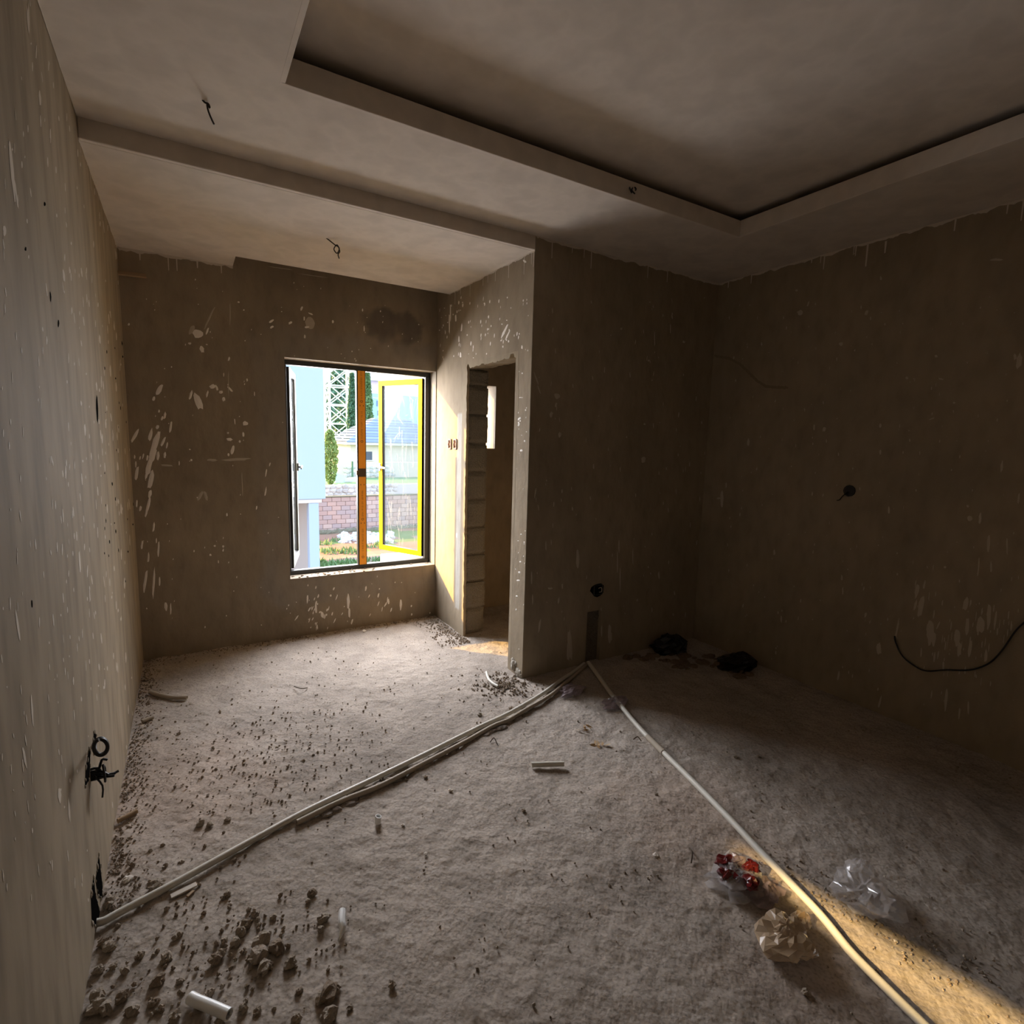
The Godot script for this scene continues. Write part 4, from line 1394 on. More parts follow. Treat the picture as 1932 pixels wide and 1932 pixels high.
func crumple(b: MB, c: Vector3, rad: Vector3, amp: float, sd: float, nu := 20, nv := 12) -> void:
	# film crushed into flat facets between creases
	var rows = []
	for j in nv + 1:
		var row = []
		for i in nu:
			var th = PI * j / nv
			var ph = TAU * (i + (0.5 if j % 2 else 0.0)) / nu
			var d = Vector3(sin(th) * cos(ph), cos(th), sin(th) * sin(ph))
			var r1 = n_mid.get_noise_3d(d.x * 0.75 + sd, d.y * 0.75, d.z * 0.75) * 1.5
			var r2 = 0.5 - absf(n_mid.get_noise_3d(d.x * 1.7 + sd, d.y * 1.7 + 5.0, d.z * 1.7)) * 2.6
			var k = 1.0 + amp * (0.6 * r1 + 0.34 * r2)
			var q = c + d * rad * k
			q += Vector3(n_fine.get_noise_3d(sd, i * 3.1, j * 1.7), n_fine.get_noise_3d(sd + 9.0, i * 3.1, j * 1.7), n_fine.get_noise_3d(sd + 17.0, i * 3.1, j * 1.7)) * rad.y * 0.16
			q.y = maxf(q.y, 0.003 + 0.004 * absf(n_fine.get_noise_2d(q.x, q.z)))
			row.append(q)
		rows.append(row)
	for j in nv:
		for i in nu:
			var m = (i + 1) % nu
			b.tri(rows[j][i], rows[j][m], rows[j + 1][m])
			b.tri(rows[j][i], rows[j + 1][m], rows[j + 1][i])

func litter() -> void:
	# crumpled bags
	var c = fl(1392, 1668)
	var t = thing("red_plastic_bag", c)
	var b := MB.new()
	crumple(b, Vector3(0.0, 0.022, 0.0), Vector3(0.10, 0.036, 0.085), 0.9, 1.0, 26, 15)
	part("film", b, M["film_clear"], t)
	for k in 12:
		var w := MB.new()
		var a = k * 2.4
		var p := Vector3(cos(a) * 0.075 * (0.35 + 0.65 * rng.randf()), 0.034 + 0.022 * rng.randf(), sin(a) * 0.07 * (0.35 + 0.65 * rng.randf()))
		crumple(w, p, Vector3(0.034, 0.020, 0.026), 0.9, 20.0 + k * 3.0, 14, 9)
		part("wrapper", w, M["wrapper_red"] if k % 2 == 0 else M["film_mauve"], t)
	var tl := MB.new()
	crumple(tl, Vector3(0.035, 0.018, 0.075), Vector3(0.07, 0.028, 0.055), 0.8, 9.0)
	part("loose_film", tl, M["film_mauve"], t)
	tag(t, "crumpled shiny plastic bag with dark red wrappers at the edge of the brightly lit strip", "bag")
	var b2 := MB.new()
	var c2 = fl(1488, 1778)
	crumple(b2, Vector3(-0.02, 0.026, 0), Vector3(0.085, 0.046, 0.075), 0.6, 33.0, 24, 13)
	var t2 = thing("brown_plastic_bag", c2)
	part("film", b2, M["film_brown"], t2)
	var b2b := MB.new()
	crumple(b2b, Vector3(0.075, 0.016, -0.02), Vector3(0.05, 0.02, 0.03), 0.9, 36.0)
	part("torn_end", b2b, M["film_brown"], t2)
	tag(t2, "crumpled brownish plastic bag lying beside the conduit", "bag")
	var b3 := MB.new()
	var c3 = fl(1628, 1702)
	crumple(b3, Vector3(0, 0.025, 0), Vector3(0.10, 0.05, 0.09), 0.9, 52.0, 24, 14)
	var t3 = thing("clear_plastic_bag", c3)
	part("film", b3, M["film_clear"], t3)
	var b3b := MB.new()
	crumple(b3b, Vector3(0.07, 0.04, -0.05), Vector3(0.055, 0.05, 0.05), 0.45, 57.0)
	part("puffed_end", b3b, M["film_clear"], t3)
	tag(t3, "clear crumpled plastic bag in the shade beyond the brightly lit strip", "bag")
	for q in [[1077, 1308, 0.085, 71.0, "mauve crumpled plastic film near the dark wall corner"], [1162, 1332, 0.08, 75.0, "mauve plastic scrap lying across the conduit in the shade"]]:
		var bb := MB.new()
		crumple(bb, Vector3(0, 0.015, 0), Vector3(q[2], 0.035, q[2] * 0.55), 0.9, q[3])
		var o = part("plastic_scrap", bb, M["film_mauve"])
		o.position = fl(q[0], q[1])
		tag(o, q[4], "plastic scrap")
	for q in [[1264, 1228, 0.15, 0.085, 81.0, "black plastic sack slumped at the foot of the dark wall"], [1390, 1258, 0.15, 0.06, 85.0, "flat black plastic sack at the foot of the right wall"]]:
		var bb := MB.new()
		crumple(bb, Vector3(0, q[3] * 0.5, 0), Vector3(q[2], q[3], q[2] * 0.75), 0.55, q[4])
		var o = part("black_sack", bb, M["bag_black"])
		o.position = fl(q[0], q[1])
		tag(o, q[5], "sack")
	# heap of swept earth in the dark corner
	var hp := MB.new()
	hp.col = Color(0.7, 0.65, 0.6)
	for k in 70:
		var u := rng.randf_range(1180, 1420)
		var w = 1222.0 + (u - 1180) * 0.16 + rng.randf_range(-10, 22)
		var p = fl(u, w)
		if p.z < D1 + 0.03 or p.x > W2 - 0.03:
			continue
		var r := rng.randf_range(0.012, 0.04)
		hp.blob(p, Vector3(r * 1.3, r * 0.6, r), n_low, 0.6, 30.0, k, 8, 5)
	tag(part("swept_rubble", hp, M["earth_lump"]), "low heap of swept rubble in the dark corner behind the sacks", "rubble", "", "stuff")
	# dry leaves and twigs
	for q in [[1130, 1408, 0.10, "pale dry leaf litter on the floor right of the short straight offcut"], [1103, 1378, 0.06, "small dry leaf with a reddish stalk between the conduits"]]:
		var bb := MB.new()
		for k in 9:
			var a := rng.randf() * TAU
			var cc := Vector3(rng.randf_range(-1, 1) * q[2] * 0.7, 0.008, rng.randf_range(-1, 1) * q[2] * 0.25)
			var d := Vector3(cos(a), 0.15, sin(a)) * rng.randf_range(0.012, 0.03)
			var e := Vector3(-sin(a), 0.2, cos(a)) * rng.randf_range(0.004, 0.009)
			bb.quad(cc - d, cc + e + Vector3(0, 0.004, 0), cc + d + Vector3(0, 0.006, 0), cc - e)
		var o = part("dry_leaf_litter", bb, M["leaf_dry"])
		o.position = fl(q[0], q[1])
		tag(o, q[3], "leaf litter", "", "stuff")
	for q in [[[925, 1400], [932, 1392], [938, 1404], "forked dark twig on the floor below the two conduits"], [[1195, 1395], [1203, 1390], [1210, 1398], "small curled twig beside the conduit coupling"], [[555, 1295], [568, 1299], [580, 1298], "thin dark twig on the bright floor below the window"], [[1300, 1600], [1306, 1608], [1304, 1628], "short bent twig left of the red bag"]]:
		var bb := MB.new()
		bb.tube(smooth_path([fl(q[0][0], q[0][1], 0.008), fl(q[1][0], q[1][1], 0.02), fl(q[2][0], q[2][1], 0.006)], 4), 0.003, 5)
		tag(part("twig", bb, M["twig"]), q[3], "twig")
	var dl := MB.new()
	var d0 = fl(1648, 1830, 0.010)
	var d1 = fl(1666, 1848, 0.010)
	dl.quad(d0, d0.lerp(d1, 0.5) + Vector3(0.012, 0.006, -0.008), d1, d0.lerp(d1, 0.5) + Vector3(-0.012, 0.003, 0.008))
	tag(part("dark_leaf", dl, M["twig"]), "dark dry leaf beside the conduit on the brightly lit strip", "leaf")

func stones() -> void:
	var kinds = []
	for k in 7:
		var b := MB.new()
		b.blob(Vector3.ZERO, Vector3(1, 0.72 + 0.04 * (k % 3), 0.86), n_low, 0.75, 26.0, 11.0 * k, 9, 6)
		b.blob(Vector3(0.4, -0.1, 0.2), Vector3(0.6, 0.5, 0.6), n_low, 0.75, 26.0, 7.0 * k + 3, 8, 5)
		kinds.append(b.mesh())
	var list = [
		[495, 1771, 19], [523, 1784, 18], [488, 1798, 21], [499, 1822, 16], [547, 1815, 14], [463, 1743, 12], [455, 1756, 12], [444, 1776, 12], [424, 1774, 9], [406, 1808, 13], [418, 1796, 9],
		[482, 1723, 9], [516, 1728, 8], [589, 1682, 11], [581, 1699, 7], [611, 1730, 14], [605, 1752, 8], [622, 1868, 22], [606, 1880, 14], [622, 1911, 18], [560, 1918, 11], [564, 1870, 9], [458, 1901, 11], [485, 1907, 9],
		[314, 1805, 13], [297, 1849, 14], [331, 1767, 8], [178, 1832, 10], [207, 1784, 14], [190, 1778, 10], [183, 1880, 14], [213, 1822, 8], [236, 1830, 9], [379, 1887, 13], [396, 1872, 9], [379, 1552, 9], [396, 1554, 8], [430, 1545, 8],
		[292, 1668, 14], [186, 1713, 9], [195, 1699, 10], [212, 1712, 8], [429, 1685, 9], [420, 1692, 6], [392, 1500, 4], [964, 1335, 8], [905, 1347, 6], [803, 1464, 6], [975, 1335, 4], [500, 1437, 4], [460, 1440, 4],
		[988, 1528, 5], [1238, 1498, 5], [990, 1310, 5], [338, 1383, 5], [415, 1342, 4], [1082, 1312, 5], [1430, 1426, 5], [1388, 1427, 5], [660, 1900, 7], [740, 1855, 10], [1150, 1670, 4], [1520, 1870, 9],
		[165, 1905, 16], [200, 1900, 14], [230, 1880, 12], [265, 1800, 9], [250, 1905, 12], [330, 1915, 12], [290, 1890, 10], [415, 1925, 9], [340, 1850, 8],
	]
	var k = 0
	for q in list:
		var p = fl(q[0], q[1] + q[2] * 0.5)
		var dist = p.distance_to(cam_pos)
		var r: float = q[2] / FPX * dist * 0.62
		var o = obj("stone", kinds[k % kinds.size()], M["earth_lump"] if k % 4 == 1 else M["stone"])
		o.transform = Transform3D(Basis(Vector3.UP, rng.randf() * TAU).scaled(Vector3(r, r * rng.randf_range(0.75, 1.15), r)), p + Vector3(0, r * 0.45, 0))
		if p.x < r + 0.005:
			o.position.x = r * 1.3 + 0.005
		var place = "small cement crumb lying on the open dusty floor"
		var grp = "small crumbs on the open floor"
		if q[1] > 1640:
			if q[0] < 260:
				place = "grey-brown cement lump in the gravel at the foot of the left wall"
				grp = "lumps at the foot of the left wall"
			elif q[0] < 400 and q[1] > 1760 or q[0] < 500 and q[1] > 1860:
				place = "cement lump on the floor around the thick white conduit offcut"
				grp = "lumps around the white offcut"
			elif q[0] < 560 and q[1] > 1700:
				place = "cement lump in the tight cluster of rubble on the floor"
				grp = "lumps in the tight cluster"
			elif q[0] < 640 and q[1] < 1760:
				place = "dark cement lump beside the white offcut cut to a curved point"
				grp = "lumps beside the pointed offcut"
			elif q[0] < 640:
				place = "large cement lump standing apart from the tight rubble cluster"
				grp = "lumps apart from the cluster"
		elif q[0] < 440 and q[1] > 1490:
			place = "dark cement lump between the left wall and the long conduit"
			grp = "lumps between left wall and conduit"
		elif q[0] > 880 and q[0] < 1000 and q[1] < 1350:
			place = "small cement lump beside the long conduit near the doorway corner"
			grp = "lumps near the doorway corner"
		tag(o, place, "stone", grp)
		k += 1
	for q in [[850, 1490, 5], [803, 1610, 4], [760, 1555, 4], [1237, 1613, 6], [240, 1660, 8], [687, 1190, 5], [1690, 1775, 3]]:
		var p = fl(q[0], q[1] + 2)
		var r: float = q[2] / FPX * p.distance_to(cam_pos) * 0.8
		var o = obj("plaster_chip", kinds[k % kinds.size()], M["paint_white"])
		o.transform = Transform3D(Basis(Vector3.UP, rng.randf() * TAU).scaled(Vector3(r, r * 0.6, r)), p + Vector3(0, r * 0.4, 0))
		tag(o, "small white plaster chip on the dusty floor", "plaster chip", "white plaster chips scattered on the floor")
		k += 1
	# gravel and crumbs nobody could count
	var cm := MB.new()
	cm.blob(Vector3.ZERO, Vector3(1, 0.7, 0.85), n_low, 0.7, 26.0, 3.0, 6, 4)
	var spots = []
	for i in 750:      # thick towards the left wall near the camera
		var x = absf(rng.randfn(0.0, 0.20))
		var z := rng.randf_range(2.1, 3.7)
		if rng.randf() < (z - 1.5) / 2.2:
			spots.append([x + 0.01, z, 0.002 + 0.010 * pow(rng.randf(), 2.2)])
	for i in 900:
		spots.append([absf(rng.randfn(0.0, 0.05)) + 0.005, rng.randf_range(0.0, 2.4), rng.randf_range(0.002, 0.006)])
	for i in 500:
		spots.append([rng.randf_range(0.0, W1), absf(rng.randfn(0.0, 0.05)) + 0.005, rng.randf_range(0.002, 0.007)])
	for i in 500:
		spots.append([W1 - absf(rng.randfn(0.0, 0.09)) - 0.01, rng.randf_range(0.1, 0.75), rng.randf_range(0.002, 0.009)])
	for i in 500:
		var a := rng.randf() * TAU
		var d = absf(rng.randfn(0.0, 0.15))
		spots.append([W1 - 0.06 + cos(a) * d - 0.1, D1 - 0.02 + sin(a) * d * 0.8 + 0.05, rng.randf_range(0.002, 0.009)])
	for i in 900:
		spots.append([rng.randf_range(0.05, 3.8), rng.randf_range(0.05, 4.1), rng.randf_range(0.0018, 0.006)])
	for i in 500:
		var t := rng.randf()
		var p = fl(lerpf(300, 700, t) + rng.randfn(0, 60), lerpf(1450, 1400, t) + rng.randfn(0, 60))
		spots.append([p.x, p.z, rng.randf_range(0.002, 0.007)])
	for i in 140:
		var p = fl(rng.randfn(480, 90), rng.randfn(1790, 60))
		spots.append([p.x, p.z, rng.randf_range(0.002, 0.009)])
	for i in 250:
		var p = fl(lerpf(1440, 1900, rng.randf()), 0)
		var t := rng.randf()
		p = fl(lerpf(1420, 1930, t) + rng.randfn(0, 25), lerpf(1600, 1900, t) + rng.randfn(0, 25))
		spots.append([p.x, p.z, rng.randf_range(0.0015, 0.006)])
	var good = []
	for s in spots:
		if s[0] < 0.008 or s[0] > W2 - 0.02 or s[1] < 0.008 or s[1] > 4.25:
			continue
		if s[0] > W1 - 0.012 and s[1] < D1 + 0.012 and not (s[1] > 0.62 and s[1] < 1.3):
			continue
		good.append(s)
	for tone in 2:
		var mm = MultiMesh.new()
		mm.transform_format = MultiMesh.TRANSFORM_3D
		mm.mesh = cm.mesh()
		var mine = []
		for i in good.size():
			if (i % 3 == 0) == (tone == 1):
				mine.append(good[i])
		mm.instance_count = mine.size()
		for i in mine.size():
			var s = mine[i]
			var r: float = s[2]
			mm.set_instance_transform(i, Transform3D(Basis(Vector3.UP, rng.randf() * TAU).scaled(Vector3(r, r, r) * rng.randf_range(0.8, 1.2)), Vector3(s[0], r * 0.4 + 0.002, s[1])))
		var mi = MultiMeshInstance3D.new()
		mi.name = "gravel" if tone == 0 else "pale_gravel"
		mi.multimesh = mm
		mi.material_override = M["earth_lump"] if tone == 0 else M["stone"]
		add_child(mi, true)
		tag(mi, "dark gravel and earth crumbs strewn over the floor" if tone == 0 else "paler cement crumbs strewn over the floor", "gravel", "", "stuff")

func added_lamp_room() -> void:
	# added, unseen: lamp and gapped boards that throw the lit strip on the floor
	var b := MB.new()
	b.col = grey(0.5)
	b.box(Vector3(-2.6, -0.3, 2.6), Vector3(-0.19, -0.02, 5.5))
	b.box(Vector3(-2.6, 2.7, 2.6), Vector3(-0.19, 2.85, 5.5))
	b.box(Vector3(-2.75, -0.3, 2.5), Vector3(-2.6, 2.85, 5.5))
	b.box(Vector3(-2.6, -0.02, 2.5), Vector3(-0.19, 2.7, 2.6))
	b.box(Vector3(-2.6, -0.02, 5.4), Vector3(-0.19, 2.7, 5.5))
	struct("added_room_shell", b, M["block"], "added unseen room shell round the added lamp behind the left wall", "room shell")  # added shell that encloses the lamp, out of view
	var bd = thing("added_gap_boards", Vector3(-0.1, 0, 3.9))  # added boards, their gap cuts the strip of light
	# gap: 1.42 m up, narrow towards the window, wider towards the camera
	var g := MB.new()
	var ya0 = 1.420
	var ya1 = 1.352
	var yb0 = 1.4215
	var yb1 = 1.515
	for q in [[-0.02, 0.0, ya0, ya1], [yb0, yb1, 2.14, 2.14]]:
		var m := MB.new()
		var z0 = -0.46
		var z1 = 0.46
		var P = [Vector3(-0.012, q[0], z0), Vector3(-0.012, q[1], z1), Vector3(-0.012, q[3], z1), Vector3(-0.012, q[2], z0)]
		var Q = []
		for p in P:
			Q.append(p + Vector3(0.024, 0, 0))
		m.quad(P[0], P[1], P[2], P[3])
		m.quad(Q[0], Q[1], Q[2], Q[3])
		for k in 4:
			m.quad(P[k], P[(k + 1) % 4], Q[(k + 1) % 4], Q[k])
		part("board", m, M["wood_raw"], bd)
	tag(bd, "added unseen boards in the left wall with a gap that shapes the light", "boards")
	var lamp = thing("added_lamp", Vector3(-1.5, 0, 3.72))  # added lamp out of view, makes the bright floor strip
	var sm := MB.new()
	sm.tube([Vector3(0, -0.02, 0), Vector3(0, 2.22, 0)], 0.016, 10)
	part("stand", sm, M["frame_black"], lamp)
	for k in 3:
		var lg := MB.new()
		var a = TAU * k / 3.0
		lg.bar(Vector3(0, 0.35, 0), Vector3(cos(a) * 0.35, -0.015, sin(a) * 0.35), 0.02, 0.02)
		part("leg", lg, M["frame_black"], lamp)
	var hd := MB.new()
	hd.box(Vector3(-0.10, 2.22, -0.12), Vector3(-0.03, 2.38, 0.12), 0.01)
	part("housing", hd, M["frame_black"], lamp)
	var gl := MB.new()
	gl.box(Vector3(-0.029, 2.27, -0.03), Vector3(-0.022, 2.33, 0.03))
	part("lens", gl, M["added_lamp_glow"], lamp)
	tag(lamp, "added unseen lamp on a tripod that lights the strip of floor", "lamp")
	var s = SpotLight3D.new()  # light of the added lamp, aimed at the floor strip
	s.name = "added_lamp_light"
	s.light_color = Color(1.0, 0.85, 0.58)
	s.light_energy = 58.0
	s.light_size = 0.016
	s.spot_angle = 40.0
	s.spot_range = 12.0
	s.spot_attenuation = 2.0
	s.shadow_enabled = true
	lamp.add_child(s)
	s.position = Vector3(0.01, 2.3, 0)
	s.look_at_from_position(lamp.position + s.position, Vector3(2.3, 0, 3.75), Vector3.UP)

# ---------------------------------------------------------------- outdoors
func far(u: float, w: float, z: float) -> Vector3:
	return on(u, w, 2, z)

func foliage(b: MB, base: Vector3, h: float, r: float, n: int, size: float, cone: bool) -> void:
	for k in n:
		var t = pow(rng.randf(), 0.8)
		var rr = r * (1.0 - t * 0.85 if cone else sqrt(maxf(0.02, 1.0 - pow(2.0 * t - 1.0, 2.0))))
		rr *= 0.55 + 0.45 * sqrt(rng.randf())
		rr *= 1.0 + 0.35 * n_mid.get_noise_2d(t * 4.0 + base.x, base.z)
		var a := rng.randf() * TAU
		var p = base + Vector3(cos(a) * rr, t * h, sin(a) * rr)
		var d := Vector3(cos(a) * 0.5 + rng.randf_range(-0.5, 0.5), rng.randf_range(-1.0, 0.2), sin(a) * 0.5 + rng.randf_range(-0.5, 0.5)).normalized() * size
		var e = d.cross(Vector3(rng.randf_range(-1, 1), rng.randf_range(-1, 1), rng.randf_range(-1, 1)).normalized()).normalized() * size * 0.32
		b.quad(p - d * 0.5, p + e, p + d * 0.5, p - e)

func tree(called: String, base: Vector3, h: float, r: float, n: int, size: float, cone: bool, mat: Material, label: String, group := "") -> void:
	var t = thing(called, base)
	var tr := MB.new()
	tr.tube([Vector3(0, -0.1, 0), Vector3(0.02, h * 0.5, 0), Vector3(0, h * 0.95, 0)], r * 0.09, 7)
	part("trunk", tr, M["bark"], t)
	var f := MB.new()
	foliage(f, Vector3(0, h * 0.04, 0), h * 0.97, r, n, size, cone)
	tag(part("foliage", f, mat, t), "", "", "", "stuff")
	tag(t, label, "tree", group)

func outdoors() -> void:
	# yard: red earth with grass, rising behind the block wall
	var b := MB.new()
	var V = []
	var step = 0.7
	var nx = 70
	var nz = 90
	for j in nz + 1:
		var row = []
		for i in nx + 1:
			var p := Vector3(-14 + i * step, 0, -2.0 - j * step)
			p.y = GROUND + 0.05 * n_mid.get_noise_3d(p.x * 0.3, 0, p.z * 0.3)
			row.append(p)
		V.append(row)
	for j in nz:
		for i in nx:
			var p: Vector3 = V[j][i]
			var g = n_mid.get_noise_3d(p.x * 0.45, 8, p.z * 0.45)
			var c = Color(0.60, 0.42, 0.34).lerp(Color(0.68, 0.58, 0.50), clampf(0.5 + n_mid.get_noise_3d(p.x * 0.2, 1, p.z * 0.2), 0, 1))
			if g > 0.16:
				c = Color(0.45, 0.52, 0.30)
			b.col = c.srgb_to_linear()
			b.quad(V[j][i], V[j][i + 1], V[j + 1][i + 1], V[j + 1][i])
	tag(part("yard_ground", b, M["yard"]), "red earth yard with patches of grass outside the window", "ground", "", "structure")
	var gr := MB.new()
	for k in 1600:
		var p = fl(rng.randf_range(600, 735), rng.randf_range(1010, 1075), GROUND)
		var g = n_mid.get_noise_3d(p.x * 0.45, 8, p.z * 0.45)
		if g < 0.10:
			continue
		var h := rng.randf_range(0.08, 0.25)
		var a := rng.randf() * TAU
		gr.tri(p + Vector3(cos(a), 0, sin(a)) * 0.05, p - Vector3(cos(a), 0, sin(a)) * 0.05, p + Vector3(rng.randf_range(-0.1, 0.1), h, rng.randf_range(-0.1, 0.1)))
	tag(part("grass_tufts", gr, M["leaf_1"]), "tufts of green grass on the red earth yard", "grass", "", "stuff")
	# block boundary wall
	var zw = -23.2
	var bw = thing("boundary_wall", Vector3(0, GROUND, zw))
	tag(bw, "pinkish block boundary wall across the yard", "wall")
	var x0 = 3.6
	var x1 = 13.5
	var rows = 8
	var mo := MB.new()
	mo.box(Vector3(x0, -0.2, -0.14), Vector3(x1, rows * 0.225 + 0.02, -0.035))
	part("mortar_core", mo, M["wall_mortar"], bw)
	var variants = []
	for k in 4:
		var bb := MB.new()
		bb.obox(Transform3D(), Vector3(0.435, 0.212, 0.11), 0.012)
		variants.append(bb.mesh())
	for j in rows:
		var x = x0 - (0.225 if j % 2 else 0.0)
		while x < x1:
			var o = obj("block", variants[0], M["wall_block_%d" % rng.randi_range(0, 3)], bw)
			o.position = Vector3(x + 0.225, 0.1125 + j * 0.225, -0.055 + rng.randf_range(-0.006, 0.008))
			x += 0.45
	var cp := MB.new()
	cp.box(Vector3(x0, rows * 0.225 + 0.0, -0.24), Vector3(x1, rows * 0.225 + 0.06, 0.04), 0.01)
	part("coping", cp, M["wall_foot"], bw)
	var ft := MB.new()
	for k in 90:
		var x := rng.randf_range(x0, x1)
		var r := rng.randf_range(0.08, 0.2)
		ft.blob(Vector3(x, 0.03, 0.12), Vector3(r * 1.5, r, r * 0.7), n_low, 0.5, 30.0, k, 7, 5)
	tag(part("mossy_footing", ft, M["wall_foot"], bw), "", "", "", "stuff")
	# random stone wall behind it, on higher ground
	var zs = -25.0
	var sw = thing("stone_wall", Vector3(0, GROUND, zs))
	tag(sw, "pale rubble stone wall above the block boundary wall", "wall")
	var ys = far(660, 952, zs).y - GROUND
	var yt = far(660, 914, zs).y - GROUND
	var core := MB.new()
	core.box(Vector3(x0 + 0.3, 0, -0.3), Vector3(x1 + 1.0, yt - 0.03, -0.03))
	part("mortar_core", core, M["rubble_white"], sw)
	var svar = []
	for k in 5:
		var bb := MB.new()
		bb.blob(Vector3.ZERO, Vector3(0.165, 0.125, 0.06), n_low, 0.55, 26.0, 5.0 * k, 10, 6)
		svar.append(bb.mesh())
	var yy = ys
	while yy < yt - 0.05:
		var x = 5.0 + rng.randf() * 0.2
		while x < 10.5:
			var o = obj("stone", svar[rng.randi_range(0, 4)], M["wall_stone_%d" % rng.randi_range(0, 2)], sw)
			o.transform = Transform3D(Basis(Vector3.BACK, rng.randf_range(-0.5, 0.5)).scaled(Vector3(rng.randf_range(0.8, 1.1), rng.randf_range(0.8, 1.1), 1)), Vector3(x, yy + 0.11 + rng.randf_range(-0.02, 0.02), -0.02))
			x += 0.31
		yy += 0.215
	# terrace of higher ground behind
	var te := MB.new()
	te.box(Vector3(-10, GROUND - 0.3, -110), Vector3(60, GROUND + yt - 0.1, zs - 0.3))
	te.col = Color(0.5, 0.55, 0.3).srgb_to_linear()
	tag(part("terrace_ground", te, M["leaf_1"]), "grassy higher ground behind the stone wall", "ground", "", "structure")
	var ty = GROUND + yt - 0.1
	# rubble heap
	var rb := MB.new()
	for k in 120:
		var p = fl(rng.randf_range(640, 740) if k < 80 else rng.randf_range(690, 740), rng.randf_range(1008, 1026), GROUND)
		var r := rng.randf_range(0.05, 0.16)
		rb.blob(p + Vector3(0, r * 0.4, 0), Vector3(r * 1.3, r, r), n_low, 0.6, 30.0, k, 7, 5)
	tag(part("rubble_heap", rb, M["rubble_white"]), "white rubble strewn at the foot of the boundary wall", "rubble", "", "stuff")
	# blue-white neighbour house: upper storey over a recessed porch with a column
	var zb = -13.5
	var hs = thing("neighbour_house", Vector3(0, GROUND, 0))
	tag(hs, "tall blue-white rendered house wall with an open porch beneath", "house")
	var xr = far(612, 800, zb).x
	var yb = far(600, 942, zb).y - GROUND
	var up := MB.new()
	up.box(Vector3(-1.5, yb, zb - 8.0), Vector3(xr, 9.3, zb), 0.02)
	part("upper_storey", up, M["render_blue"], hs)
	var fa := MB.new()
	fa.box(Vector3(-1.6, yb - 0.12, zb - 8.0), Vector3(xr - 0.12, yb - 0.001, zb - 0.03), 0.01)
	part("porch_beam", fa, M["render_white"], hs)
	var xc0 = far(584, 1000, zb).x
	var xc1 = far(603, 1000, zb).x
	var co := MB.new()
	co.box(Vector3(xc0, -0.1, zb - 0.42), Vector3(xc1, yb - 0.12, zb - 0.05), 0.015)
	part("column", co, M["render_blue"], hs)
	var pw := MB.new()
	pw.box(Vector3(-1.5, -0.1, zb - 2.2), Vector3(xc0 + 0.3, yb - 0.12, zb - 2.0))
	part("porch_wall", pw, M["render_grey"], hs)
	var rf := MB.new()
	rf.box(Vector3(-1.9, 9.3, zb - 8.4), Vector3(xr + 0.3, 9.45, zb + 0.35), 0.02)
	part("roof_slab", rf, M["render_white"], hs)
	# lattice tower
	var zt = -58.0
	var ta = far(619, 860, zt)
	var tb = far(661, 860, zt)
	var tw = (tb.x - ta.x)
	var tower = thing("lattice_tower", Vector3((ta.x + tb.x) / 2.0, ty, zt))
	tag(tower, "white steel lattice tower rising behind the houses", "tower")
	var hw = tw / 2.0
	var sec = tw * 0.83
	for s in [[-1, -1], [1, -1], [1, 1], [-1, 1]]:
		var lg := MB.new()
		lg.bar(Vector3(s[0] * hw, 0, s[1] * hw), Vector3(s[0] * hw, sec * 11, s[1] * hw), 0.19, 0.19)
		part("tower_leg", lg, M["steel_white"], tower)
	var corners = [Vector3(-hw, 0, hw), Vector3(hw, 0, hw), Vector3(hw, 0, -hw), Vector3(-hw, 0, -hw)]
	for j in 11:
		for f in 4:
			var a: Vector3 = corners[f]
			var c: Vector3 = corners[(f + 1) % 4]
			var y0 := Vector3(0, j * sec, 0)
			var y1 := Vector3(0, (j + 1) * sec, 0)
			for q in [[a + y1, c + y1, 0.13, "girt"], [a + y0, c + y1, 0.10, "brace"], [c + y0, a + y1, 0.10, "brace"]]:
				var bb := MB.new()
				bb.bar(q[0], q[1], q[2], q[2])
				part(q[3], bb, M["steel_white"], tower)
	for dy in [9.45, 9.85, 10.2]:
		var pl := MB.new()
		pl.box(Vector3(-hw * 1.35, sec * dy, -hw * 1.35), Vector3(hw * 1.35, sec * dy + 0.09, hw * 1.35))
		part("platform", pl, M["render_pink"], tower)
	# bungalow with a blue tiled roof
	var zh = -40.0
	var e0 = far(653, 836, zh)
	var hb = thing("bungalow", Vector3(e0.x, ty, zh))
	tag(hb, "white bungalow with a blue-grey tiled hip roof beyond the stone wall", "house")
	var eh = e0.y - ty
	var hl = 9.0
	var wl := MB.new()
	wl.box(Vector3(0.35, 0, -7), Vector3(hl, eh, 0), 0.02)
	part("house_wall", wl, M["render_cream"], hb)
	var fc := MB.new()
	fc.box(Vector3(-0.05, eh - 0.12, -7.4), Vector3(hl + 0.4, eh + 0.1, 0.45), 0.01)
	part("fascia", fc, M["render_white"], hb)
	var ridge = far(700, 788, zh - 3).y - ty
	var courses = 9
	for k in courses:
		var t0 = float(k) / courses
		var t1 = float(k + 1) / courses
		var rr := MB.new()
		var ya = lerpf(eh + 0.1, ridge, t0) + 0.06
		var yc = lerpf(eh + 0.1, ridge, t1)
		var in0 = t0 * 3.4
		var in1 = t1 * 3.4
		var A := Vector3(-0.1 + in0, ya, 0.5 - in0)
		var B := Vector3(hl + 0.5 - in0, ya, 0.5 - in0)
		var Cc := Vector3(hl + 0.5 - in1, yc, 0.5 - in1)
		var D := Vector3(-0.1 + in1, yc, 0.5 - in1)
		rr.quad(A, B, Cc, D)
		rr.quad(A, B, B - Vector3(0, 0.07, 0), A - Vector3(0, 0.07, 0))
		var A2 := Vector3(-0.1 + in0, ya, -7.5 + in0)
		var D2 := Vector3(-0.1 + in1, yc, -7.5 + in1)
		rr.quad(A, D, D2, A2)
